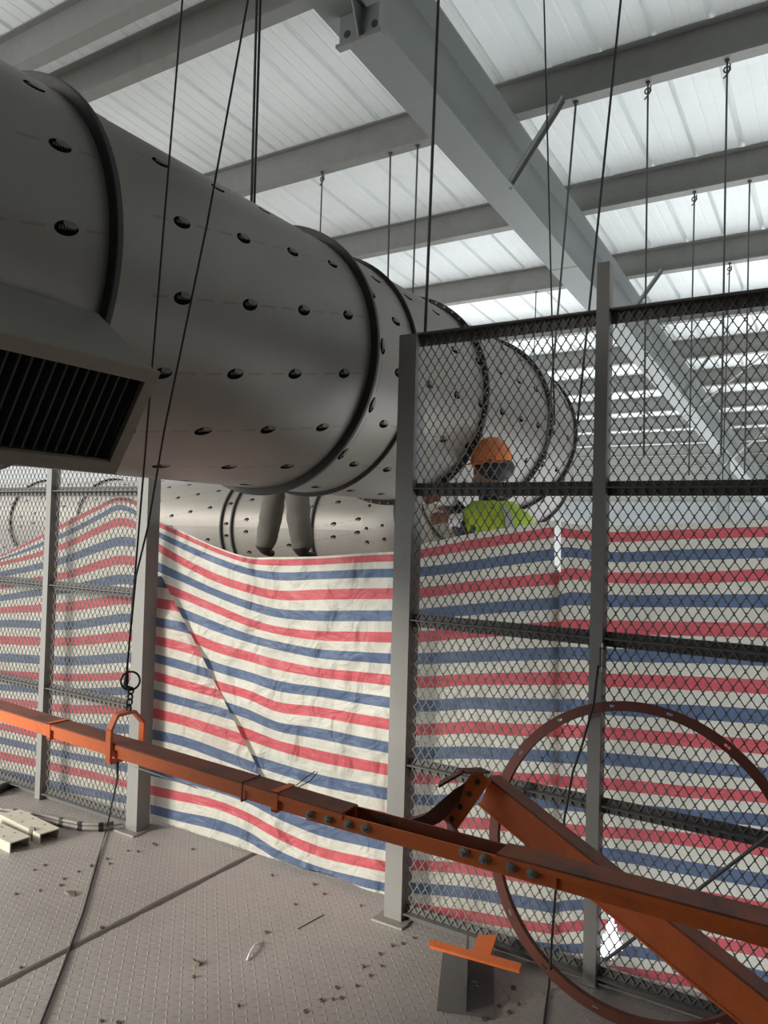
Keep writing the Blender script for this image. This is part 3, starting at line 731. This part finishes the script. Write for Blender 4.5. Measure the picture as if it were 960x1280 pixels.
drop(680, 0, 3.33, zP(3.33), 2.1, .004, 690, 400, 'rope', 'thin black wire hanging straight from the roof in front of the girder', 'hanging_wire', 'wire', 'wires hanging by the girder')
drop(776, 0, 3.33, zP(3.33), 2.1, .0055, 735, 400, 'rope', 'black wire slanting down past the girder to the fence', 'hanging_wire', 'wire')
# pair of ropes holding the duct, and the thick rope behind the tall post
for dx in (0, 4.5):
    t = onY(321+dx, 0, 2.93) if 0 else onX(321+dx, 0, -2.46); b = onX(314+dx*.8, 262, -2.46)
    d = (b-t)/(b.z-t.z); top = t+d*(roofz(t.y)-t.z); bot = t+d*(ZC+R0*.985-t.z)
    rope([top, bot], .0065, 'support_rope', 'rope', 'black rope of the close pair that carries the duct top', 'rope', 'paired ropes above the duct')
t = onY(548, 0, 2.875); b = onY(531, 430, 2.875); d = (b-t)/(b.z-t.z)
rope([t+d*(roofz(2.93)-t.z), t, b, Vector((b.x-.02, b.y, 1.5))], .0075, 'hoist_rope', 'rope', 'thick black hoist rope dropping behind the tall fence post', 'rope')

# ================================================================== LEANING RING
RR = .520; cz = RR+.002
rg = MB(); tilt = math.atan2(.125, 2*RR); ctr_ = Vector((-.625, 2.66, cz*math.cos(tilt)))
uz = Vector((0, math.sin(tilt), math.cos(tilt))); ux = Vector((1, 0, 0)); un = ux.cross(uz)
NR = 144; rad = (RR-.034, RR-.021, RR-.012, RR)
for i in range(NR):
    t = 2*math.pi*i/NR; d = ux*math.cos(t)+uz*math.sin(t)
    for h in (-.0025, .0025):
        for r in rad: rg.v.append(tuple(ctr_+d*r+un*h))
for i in range(NR):
    a, b = i*8, ((i+1) % NR)*8
    for j in range(3):
        if j == 1 and i % 9 == 4: continue
        rg.f += [(a+j, a+j+1, b+j+1, b+j), (a+4+j, b+4+j, b+5+j, a+5+j)]
    rg.f += [(a, b, b+4, a+4), (a+3, a+7, b+7, b+3)]
rr_ = rg.build('flange_ring', 'redoxide'); tag(rr_, 'large rust red drilled flange ring leaning against the mesh fence', 'ring')
e2 = MB()
for i in range(NR):
    t = 2*math.pi*i/NR; d = ux*math.cos(t)+uz*math.sin(t)
    for r, h in ((RR-.034, 0), (RR-.030, 0), (RR-.030, .024), (RR-.034, .024)): e2.v.append(tuple(ctr_+d*r-un*h*1.0))
for i in range(NR):
    for j in range(4): e2.f.append((i*4+j, i*4+(j+1) % 4, ((i+1) % NR)*4+(j+1) % 4, ((i+1) % NR)*4+j))
e2.build('inner_lip', 'redoxide', rr_)

# ================================================================== FLOOR ITEMS
# beam stub with an orange tee plate
A_, B_ = onZ(546, 1264), onZ(618, 1274); ax_ = (B_-A_); ax_.z = 0; wdt = ax_.length; ax_.normalize(); ay_ = Vector((-ax_.y, ax_.x, 0)); ay_ = (ay_*.93+ax_*-.36).normalized() if 0 else ay_
far = onZ(585, 1195); ay_ = (far-(A_+B_)/2); ay_.z = 0; L_ = min(ay_.length, .42); ay_.normalize()
bs = thing('beam_stub', (A_+B_)/2, 'short grey steel beam offcut on the floor carrying an orange plate', 'offcut')
def para(o, w0, w1, l0, l1, z0, z1):
    c = [o+ax_*w0+ay_*l0, o+ax_*w1+ay_*l0, o+ax_*w1+ay_*l1, o+ax_*w0+ay_*l1]
    return MB().hexa([tuple(p+Vector((0, 0, z0))) for p in c]+[tuple(p+Vector((0, 0, z1))) for p in c])
para(A_, 0, wdt, 0, L_, .001, .010).build('bottom_flange', 'fence', bs)
para(A_, wdt*.47, wdt*.47+.008, 0, L_, .010, .092).build('web', 'fence', bs)
tp = thing('tee_plate', onZ(590, 1200, .095), 'flat orange T shaped plate lying across the grey beam offcut', 'plate')
zt = .093
q0, q1, q2, q3 = onZ(537, 1180, zt), onZ(650, 1211, zt), onZ(648, 1219, zt), onZ(536, 1187, zt)
def plate(pts, name, par):
    m = MB(); n = len(pts); m.v = [tuple(p) for p in pts]+[tuple(p+Vector((0, 0, .010))) for p in pts]
    m.f = [tuple(reversed(range(n))), tuple(range(n, 2*n))]+[(i, (i+1) % n, n+(i+1) % n, n+i) for i in range(n)]
    return m.build(name, 'orange', par)
plate([onZ(*q, zt) for q in ((537, 1177), (592, 1192), (597, 1172), (621, 1172), (613, 1197), (652, 1208), (649, 1217), (536, 1185))], 'tee_sheet', tp)
# two cream channels
def chan(px0, px1, label):
    a, b = onZ(*px0), onZ(*px1); d = (a-b).normalized(); s_ = Vector((-d.y, d.x, 0)); b = a-d*.40
    e = thing('steel_channel', a, label, 'channel'); w_, h_ = .105, .048
    m = MB()
    m.bar(a+Vector((0, 0, h_-.003)), b+Vector((0, 0, h_-.003)), w_, .006).build('web', 'white_steel', e)
    for sg in (-1, 1):
        o = s_*sg*(w_/2-.003)+Vector((0, 0, h_/2-.003)); MB().bar(a+o, b+o, .006, h_-.006).build('flange', 'white_steel', e)
    for t in (.10, .22, .34):
        for sg in (-.028, .028):
            c = a-d*t+s_*sg+Vector((0, 0, h_)); MB().tube([c, c+Vector((0, 0, .0012))], .006, 8).build('bolt_hole', 'steel', e)
    return e
chan((62, 1051), (14, 1027), 'cream painted steel channel lying beside the grey hose')
chan((25, 1062), (-26, 1038), 'cream painted steel channel lying farther from the hose')
c = onZ(40, 1049); tag(MB().box(c.x-.012, c.x+.012, c.y-.012, c.y+.012, 0, .05).box(c.x-.02, c.x+.02, c.y-.004, c.y+.004, .04, .058).build('steel_clip', 'steel'), 'small dark steel clip between the two cream channels', 'clip')
# hoses along the fence foot
for k, dy in enumerate((0, 5)):
    pts = [onZ(x, y+dy, .013) for x, y in ((-60, 1004), (-20, 1009), (20, 1014), (48, 1018), (77, 1025), (100, 1030), (126, 1031), (142, 1029))]
    h = tag(MB().tube(pts, .011, 8).build('hose', 'hose', None, True), 'grey hose lying along the fence foot, taped at intervals', 'hose', 'grey hoses by the fence')
    for i in (2, 4, 5, 6):
        p, q = pts[i], pts[i+1] if i+1 < len(pts) else pts[i-1]; d = (q-p).normalized()*.012
        MB().tube([p-d, p+d], .0125, 8).build('tape_band', 'dark', h)
pts = [onZ(x, y, .02) for x, y in ((-8, 992), (4, 984), (14, 981), (22, 983))]
tag(MB().tube(pts, [.02, .026, .02, .008], 8).build('rubber_scrap', 'dark', None, True), 'dark rubber scrap on the floor at the fence foot', 'scrap')
# loose cables
pts = [Vector((LX+.01, 1.41, .952)), onY(147, 972, 1.7), onY(141, 1000, 2.2), onZ(134, 1034, .006), onZ(122, 1075, .005), onZ(104, 1140, .005), onZ(80, 1205, .005), onZ(50, 1282, .005), onZ(30, 1330, .005)]
rope(pts, .0042, 'loose_cable', 'rope', 'thin black cable hanging off the boom and trailing over the floor', 'cable')
pts = [onY(748, 832, 2.72), onY(742, 880, 2.68), onY(728, 930, 2.65), onY(716, 965, 2.63), onY(706, 1020, 2.60), onY(696, 1095, 2.57), onY(690, 1170, 2.54), onZ(686, 1236, .006), onZ(682, 1262, .005), onZ(677, 1310, .005)]
rope(pts, .0042, 'loose_cable', 'rope', 'thin black cable tied to the fence post turnbuckle and trailing to the floor', 'cable')
tb = thing('turnbuckle', onY(752, 830, 2.735), 'small steel turnbuckle clamped on the fence post above the ring', 'turnbuckle')
p = onY(753, 822, 2.735); MB().box(p.x-.010, p.x-.005, p.y-.006, p.y+.006, p.z-.035, p.z+.035).box(p.x+.005, p.x+.010, p.y-.006, p.y+.006, p.z-.035, p.z+.035).box(p.x-.010, p.x+.010, p.y-.006, p.y+.006, p.z+.030, p.z+.036).build('body', 'fence', tb)
MB().tube([p+Vector((0, 0, .05)), p+Vector((0, 0, -.05))], .004, 8).build('screw', 'bead', tb); MB().tube([p+Vector((-.016, 0, -.045)), p+Vector((.012, 0, -.043))], .005, 6).build('eye', 'bead', tb)
rope([onY(757, 1200, 2.742), onY(962, 1044, 2.742), onY(1010, 1007, 2.742)], .006, 'tie_rod', 'rod', 'dark tie rod slanting across the fence behind the orange boom', 'rod')
# washers and weld nuts scattered on the plates
wpx = [(43, 1088), (56, 1082), (20, 1118), (50, 1114), (76, 1107), (80, 1099), (98, 1090), (114, 1083), (134, 1074), (137, 1080), (160, 1064), (172, 1065), (192, 1055), (195, 1057), (241, 1062), (340, 1095), (369, 1131),
       (333, 1166), (249, 1204), (242, 1222), (127, 1277), (148, 1279), (421, 1235), (416, 1250), (402, 1251), (427, 1248), (446, 1233), (454, 1209), (475, 1193), (463, 1220), (477, 1208), (490, 1183), (503, 1180), (517, 1173), (642, 1235), (648, 1256), (624, 1258), (637, 1266), (605, 1275), (298, 1258), (26, 1210), (127, 1160), (405, 1118), (451, 1133), (393, 1106), (382, 1265)]
wm = MB().ring((0, 0, .0025), (0, 0, 1), .005, .0115, .005, 10); w0 = wm.build('washer', 'washer')
nm = MB().tube([(0, 0, 0), (0, 0, .008)], .0095, 6); n0 = nm.build('hex_nut', 'washer')
fw_, fn_ = True, True
for i, (px, py) in enumerate(wpx):
    p = onZ(px, py); isn = i % 4 == 3
    if isn: o = n0 if fn_ else inst(n0, p); fn_ = False
    else: o = w0 if fw_ else inst(w0, p); fw_ = False
    o.location = p; o.rotation_euler.z = i*.7; sc = .58+.3*((i*37) % 10)/10; o.scale = (sc, sc, 1)
    tag(o, 'small rusty hex nut lying on the chequer plate floor' if isn else 'small rusty washer lying on the chequer plate floor', 'nut' if isn else 'washer', 'loose nuts on the floor' if isn else 'loose washers on the floor')
def scrap(px, py, r, mat, label, name, seed):
    p = onZ(px, py); rn = random.Random(seed); m = MB(); n = 9
    for h in (0, .012):
        for i in range(n):
            t = 2*math.pi*i/n; k = r*(.6+.6*rn.random()); m.v.append((p.x+k*math.cos(t)*1.4, p.y+k*math.sin(t)*.8, .0005+h*rn.random()+(.004 if h else 0)))
    m.f = [tuple(reversed(range(n))), tuple(range(n, 2*n))]+[(i, (i+1) % n, n+(i+1) % n, n+i) for i in range(n)]
    tag(m.build(name, mat), label, 'scrap')
scrap(88, 1118, .022, 'washer', 'dark lump of weld slag on the floor beside the black cable', 'weld_slag', 1)
scrap(595, 1234, .020, 'tape', 'pale torn paper scrap on the floor beside the beam offcut', 'paper_scrap', 2)
scrap(247, 1205, .016, 'washer', 'brown weld spatter lump on the open floor plate', 'weld_slag', 3)
pts = [onZ(309, 1200, .004), onZ(312, 1192, .010), onZ(318, 1182, .012), onZ(326, 1177, .004)]
tag(MB().tube(pts, .0035, 6).build('plastic_strip', 'sack', None, True), 'thin white curled plastic strip on the open floor', 'strip')
pts = [onZ(372, 1161, .002), onZ(405, 1143, .002)]
tag(MB().tube(pts, .0016, 5).build('welding_rod', 'rod'), 'thin burnt welding rod lying on the open floor plate', 'rod')
# ================================================================== PEOPLE AND THEIR PLATFORMS
def platform(x0, x1, y0, y1, z, label):
    e = thing('work_platform', ((x0+x1)/2, (y0+y1)/2, 0), label, 'platform')
    n = 3; w_ = (y1-y0)/n
    for i in range(n): MB().box(x0, x1, y0+i*w_+.004, y0+(i+1)*w_-.004, z-.04, z).build('plank', 'plank', e)
    for x in (x0+.08, x1-.08):
        MB().box(x-.02, x+.02, y0, y1, z-.08, z-.041).build('bearer', 'steel', e)
        for y in (y0+.03, y1-.03): MB().tube([(x, y, 0), (x, y, z-.081)], .022, 10).build('leg', 'steel', e)
def body(name, J, E_, mats, loc, root):
    names = list(J); me = bpy.data.meshes.new(name)
    me.from_pydata([J[n][0] for n in names], [], []) if 0 else me.from_pydata([tuple(J[n][0]) for n in names], [(names.index(a), names.index(b)) for a, b, _ in E_], [])
    o = bpy.data.objects.new(name, me); COL.objects.link(o)
    o.modifiers.new('skin', 'SKIN'); sb = o.modifiers.new('sub', 'SUBSURF'); sb.levels = 2; sb.render_levels = 2
    o.modifiers['skin'].branch_smoothing = .5
    for i, n in enumerate(names):
        r = J[n][1]; r = (r, r) if isinstance(r, (int, float)) else r
        me.skin_vertices[0].data[i].radius = r; me.skin_vertices[0].data[i].use_root = (n == root)
    dg = bpy.context.evaluated_depsgraph_get(); ev = o.evaluated_get(dg); nm_ = bpy.data.meshes.new_from_object(ev)
    bpy.data.objects.remove(o)
    nm_.materials.clear()
    for x in mats: nm_.materials.append(M[x])
    for p in nm_.polygons:
        best = None
        for a, b, mi in E_:
            A0, B0 = Vector(J[a][0]), Vector(J[b][0]); d = B0-A0; t = max(0, min(1, (p.center-A0).dot(d)/d.length_squared)); q = (p.center-(A0+d*t)).length
            if best is None or q < best[0]: best = (q, mi)
        p.material_index = best[1]
    cloth = set(i for p in nm_.polygons if p.material_index in (1, 2) for i in p.vertices)
    for i in cloth:                             # creases in the clothing
        v_ = nm_.vertices[i]; v_.co += v_.normal*(.014*noise.noise(v_.co*11)+.008*noise.noise(Vector((v_.co.x*14, v_.co.y*14, v_.co.z*34))))
    nm_.shade_smooth(); b = bpy.data.objects.new(name, nm_); COL.objects.link(b); b.name = name
    return b
def ellipsoid(c, rx, ry, rz, rotm=None, zmin=-2, n=20, k=12):
    m = MB(); c = Vector(c)
    for j in range(k+1):
        ph = math.pi*j/k; zz = max(math.cos(ph), zmin)
        for i in range(n):
            t = 2*math.pi*i/n; s_ = math.sqrt(max(0, 1-zz*zz)) if zz > zmin else math.sqrt(max(0, 1-zmin*zmin))*max(0, (math.sin(ph)))
            v = Vector((rx*s_*math.cos(t), ry*s_*math.sin(t), rz*zz)); m.v.append(tuple(c+(rotm @ v if rotm else v)))
    for j in range(k):
        for i in range(n): m.f.append((j*n+i, j*n+(i+1) % n, (j+1)*n+(i+1) % n, (j+1)*n+i))
    return m
V = Vector
# the one whose legs show between duct and tarpaulin
Yp = 5.4
fL, fR = onY(331, 690, Yp), onY(378, 690, Yp-.04); zf = 1.33; fL.z = fR.z = zf+.07
cx = (fL.x+fR.x)/2; hip = V((cx+.0, Yp, zf+.90))
kL, kR = onY(337, 655, Yp-.04), onY(374, 655, Yp-.07)
hand = onY(377, 600, Yp-.22)
J = {'pelvis': (hip, (.15, .12)), 'waist': (hip+V((0, 0, .16)), (.15, .11)), 'chest': (hip+V((0, .02, .38)), (.17, .12)), 'neck': (hip+V((0, .03, .56)), .055), 'head0': (hip+V((0, .03, .66)), (.075, .085)), 'head1': (hip+V((0, .03, .78)), (.08, .09)),
     'hL': (hip+V((-.095, 0, -.05)), .12), 'kL': (kL, .108), 'aL': (fL+V((0, 0, .03)), .10), 'tL0': (fL+V((.0, .0, -.02)), .045), 'tL': (fL+V((-.02, .15, -.04)), .034),
     'hR': (hip+V((.095, 0, -.05)), .12), 'kR': (kR, .108), 'aR': (fR+V((0, 0, .03)), .10), 'tR0': (fR+V((0, 0, -.03)), .045), 'tR': (fR+V((.04, .15, -.04)), .034),
     'sL': (hip+V((-.19, .02, .46)), .07), 'eL': (hip+V((-.26, .22, .30)), .048), 'wL': (hip+V((-.16, .42, .42)), .035), 'pL': (hip+V((-.15, .49, .45)), (.04, .022)),
     'sR': (hip+V((.19, .02, .46)), .07), 'eR': (hip+V((.25, -.05, .18)), .048), 'wR': (hand+V((.02, 0, .07)), .034), 'pR': (hand, (.04, .024))}
for k_, (dx, ln) in enumerate(((-.028, .07), (-.010, .08), (.009, .075), (.026, .06))):
    J['f%dR' % k_] = (hand+V((dx, 0, -.055)), .010); J['g%dR' % k_] = (hand+V((dx, .012, -.055-ln*.5)), .009)
    J['f%dL' % k_] = (J['pL'][0]+V((dx, .05, .02)), .010); J['g%dL' % k_] = (J['pL'][0]+V((dx, .05+ln*.4, .0)), .009)
J['thR'] = (hand+V((-.04, -.02, -.02)), .010); J['thR2'] = (hand+V((-.05, -.03, -.055)), .009)
J['thL'] = (J['pL'][0]+V((.045, .01, .0)), .010); J['thL2'] = (J['pL'][0]+V((.06, .04, .0)), .009)
E_ = [('pelvis', 'waist', 1), ('waist', 'chest', 2), ('chest', 'neck', 2), ('neck', 'head0', 0), ('head0', 'head1', 0), ('pelvis', 'hL', 1), ('hL', 'kL', 1), ('kL', 'aL', 1), ('aL', 'tL0', 4), ('tL0', 'tL', 4), ('pelvis', 'hR', 1), ('hR', 'kR', 1), ('kR', 'aR', 1), ('aR', 'tR0', 4), ('tR0', 'tR', 4),
      ('chest', 'sL', 2), ('sL', 'eL', 2), ('eL', 'wL', 2), ('wL', 'pL', 3), ('chest', 'sR', 2), ('sR', 'eR', 2), ('eR', 'wR', 2), ('wR', 'pR', 3), ('pR', 'thR', 3), ('thR', 'thR2', 3), ('pL', 'thL', 3), ('thL', 'thL2', 3)]
for k_ in range(4):
    for sd_ in 'RL': E_ += [('p'+sd_, 'f%d%s' % (k_, sd_), 3), ('f%d%s' % (k_, sd_), 'g%d%s' % (k_, sd_), 3)]
pe = thing('person', (cx, Yp, zf), 'person in grey work trousers standing on planks behind the gap tarpaulin', 'person')
b = body('body', J, E_, ['skin', 'trousers', 'shirt', 'red_glove', 'dark'], None, 'pelvis'); b.parent = pe; b.matrix_parent_inverse = Matrix.Translation(-pe.location)
hc = J['head1'][0]
ellipsoid(hc+V((0, .0, .045)), .115, .14, .115, None, -.15).build('helmet', 'helmet', pe, True)
platform(cx-.9, cx+1.1, Yp-.35, Yp+.55, 1.325, 'high plank platform carrying the person in grey trousers')
# the one in helmet and hi-vis vest under the duct flange
H0 = onY(614, 583, 4.0); hx, hy, hz_ = H0
dirx = V((-.86, -.30, 0)).normalized(); side = V((dirx.y, -dirx.x, 0))     # facing the duct and the opening
sh = V((hx+.015, hy, hz_-.235)); pv = V((hx+.12, hy+.02, hz_-.80)); zf2 = hz_-1.62
wr1 = onY(556, 622, 3.80); wr2 = onY(566, 652, 3.78)
J = {'pelvis': (pv, (.15, .12)), 'waist': (pv.lerp(sh, .35), (.15, .12)), 'chest': (pv.lerp(sh, .75), (.17, .13)), 'neck': (sh+V((0, 0, .06)), .055), 'head0': (H0+V((0, 0, -.09))+dirx*.01, (.088, .095)), 'head1': (H0+V((0, 0, .03)), (.10, .112)),
     'nose': (H0+dirx*.095+V((0, 0, -.03)), .014),
     'hL': (pv+side*.09+V((0, 0, -.06)), .10), 'kL': (pv+side*.12+dirx*.06+V((0, 0, -.42)), .075), 'aL': (V((pv.x, pv.y, zf2+.09))+side*.13, .05), 'tL': (V((pv.x, pv.y, zf2+.04))+side*.14+dirx*.17, .035),
     'hR': (pv-side*.09+V((0, 0, -.06)), .10), 'kR': (pv-side*.12+dirx*.06+V((0, 0, -.42)), .075), 'aR': (V((pv.x, pv.y, zf2+.09))-side*.13, .05), 'tR': (V((pv.x, pv.y, zf2+.04))-side*.14+dirx*.17, .035),
     'sL': (sh+side*.19+V((0, 0, -.02)), .072), 'eL': (sh+side*.17+dirx*.16+V((0, 0, -.10)), .055), 'wL': (wr1+V((.03, 0, 0)), .038), 'pL': (wr1+V((-.035, 0, 0)), (.042, .026)),
     'sR': (sh-side*.19+V((0, 0, -.02)), .072), 'eR': (sh-side*.16+dirx*.12+V((0, 0, -.23)), .055), 'wR': (wr2+V((.03, 0, .0)), .038), 'pR': (wr2+V((-.04, 0, .02)), (.042, .026))}
E_ = [('pelvis', 'waist', 1), ('waist', 'chest', 2), ('chest', 'neck', 2), ('neck', 'head0', 0), ('head0', 'head1', 0), ('head0', 'nose', 0), ('pelvis', 'hL', 1), ('hL', 'kL', 1), ('kL', 'aL', 1), ('aL', 'tL', 4), ('pelvis', 'hR', 1), ('hR', 'kR', 1), ('kR', 'aR', 1), ('aR', 'tR', 4),
      ('chest', 'sL', 2), ('sL', 'eL', 2), ('eL', 'wL', 2), ('wL', 'pL', 3), ('chest', 'sR', 2), ('sR', 'eR', 2), ('eR', 'wR', 2), ('wR', 'pR', 3)]
for sd_ in 'LR':
    P0 = J['p'+sd_][0]
    for k_, (dz, ln) in enumerate(((.026, .065), (.009, .078), (-.009, .072), (-.026, .055))):
        J['f%d%s' % (k_, sd_)] = (P0+V((-.045, -.008, dz)), .0095); J['g%d%s' % (k_, sd_)] = (P0+V((-.045-ln*.55, -.03, dz*.9-.012)), .0085)
        E_ += [('p'+sd_, 'f%d%s' % (k_, sd_), 3), ('f%d%s' % (k_, sd_), 'g%d%s' % (k_, sd_), 3)]
    J['th'+sd_] = (P0+V((.0, -.02, .045)), .0105); J['ti'+sd_] = (P0+V((-.035, -.04, .052)), .009)
    E_ += [('p'+sd_, 'th'+sd_, 3), ('th'+sd_, 'ti'+sd_, 3)]
pe = thing('person', (pv.x, pv.y, zf2), 'person in orange helmet and yellow green vest reaching under the duct', 'person')
b = body('body', J, E_, ['skin', 'trousers', 'shirt', 'glove', 'dark'], None, 'pelvis'); b.parent = pe; b.matrix_parent_inverse = Matrix.Translation(-pe.location)
# face details
for wn in ('wL', 'wR'):
    c = J[wn][0]; MB().tube([c+V((.03, 0, 0)), c+V((-.035, 0, 0))], [.047, .044], 12).build('glove_cuff', 'sack', b, True)
for s_ in (-1, 1):
    ellipsoid(H0+dirx*.082+side*.032*s_+V((0, 0, .005)), .011, .011, .008).build('eye', 'dark', b)
    ellipsoid(H0+side*.082*s_+V((0, 0, -.02)), .014, .014, .03).build('ear', 'skin', b)
ellipsoid(H0+dirx*.066+V((0, 0, -.078)), .04, .04, .03).build('face_mask', 'dark', b, True)
ellipsoid(H0-dirx*.022+V((0, 0, -.012)), .112, .106, .085, rotm_ := Matrix(((dirx.x, side.x, 0), (dirx.y, side.y, 0), (0, 0, 1)))).build('hair', 'dark', b, True)
# helmet: shell, brim, chin strap
rotm = Matrix(((dirx.x, side.x, 0), (dirx.y, side.y, 0), (0, 0, 1)))
hs = ellipsoid(H0+V((0, 0, .035)), .118, .103, .135, rotm, -.12, 28, 14).build('helmet', 'helmet', pe, True)
m = MB(); n = 28
for r0, z in ((.98, .030), (1.0, .024)):
    for i in range(n):
        t = 2*math.pi*i/n; ext = 1.04+.16*max(0, math.cos(t))**2
        for k_ in (r0*.99, ext): m.v.append(tuple(H0+rotm @ V((.118*k_*math.cos(t), .103*k_*math.sin(t), -.01+z-(.012 if k_ > 1.05 else 0)))))
for i in range(n):
    a, b_ = i*2, ((i+1) % n)*2; o = 2*n
    m.f += [(a, a+1, b_+1, b_), (o+a, o+b_, o+b_+1, o+a+1), (a+1, o+a+1, o+b_+1, b_+1), (a, b_, o+b_, o+a)]
m.build('brim', 'helmet', hs, True)
MB().tube([H0+V((0, 0, .03))+dirx*.0+side*.105, H0+V((0, 0, -.05))+side*.092, H0+V((0, 0, -.125))+dirx*.03, H0+V((0, 0, -.05))-side*.092, H0+V((0, 0, .03))-side*.105], .005, 6).build('chin_strap', 'dark', hs)
# vest shell
sp0, sp1 = pv.lerp(sh, .02), sh+V((0, 0, .035)); n = 30
def vest_ring(t, g=0.0):
    c = sp0.lerp(sp1, t); wx = .150+.035*math.sin(min(1, t*1.15)*math.pi*.5)-(.10*max(0, (t-.86)/.14)); wy = .215+.02*t-(.11*max(0, (t-.84)/.16))
    return [c+dirx*math.cos(2*math.pi*i/n)*(wx+g)+side*math.sin(2*math.pi*i/n)*(wy+g) for i in range(n)]
def vest_band(t0, t1, g, k=8):
    m = MB()
    for j in range(k+1): m.v += [tuple(p+V((0, 0, .004*math.sin(i*2.1+j)))) for i, p in enumerate(vest_ring(t0+(t1-t0)*j/k, g))]
    for j in range(k):
        for i in range(n): m.f.append((j*n+i, j*n+(i+1) % n, (j+1)*n+(i+1) % n, (j+1)*n+i))
    return m
ve = vest_band(0, 1, .030, 18).build('vest', 'vest', pe, True)
for t in (.28, .55): vest_band(t, t+.09, .034, 2).build('reflective_band', 'reflective', ve, True)
for s_ in (-1, 1):
    m = MB()
    for j in range(9):
        t = .60+.36*j/8; ang = math.pi*(.5-.13)*s_
        for da in (-.13, .13):
            c = sp0.lerp(sp1, t); r = vest_ring(t, .036); i = int(round(((ang+da+math.pi) % (2*math.pi))/(2*math.pi)*n)) % n; m.v.append(tuple(r[i]))
    for j in range(8): m.f.append((j*2, j*2+1, j*2+3, j*2+2))
    m.build('reflective_band', 'reflective', ve, True)
platform(pv.x-.35, XE-.03, 3.6, 4.5, zf2, 'low plank platform carrying the person in the orange helmet')
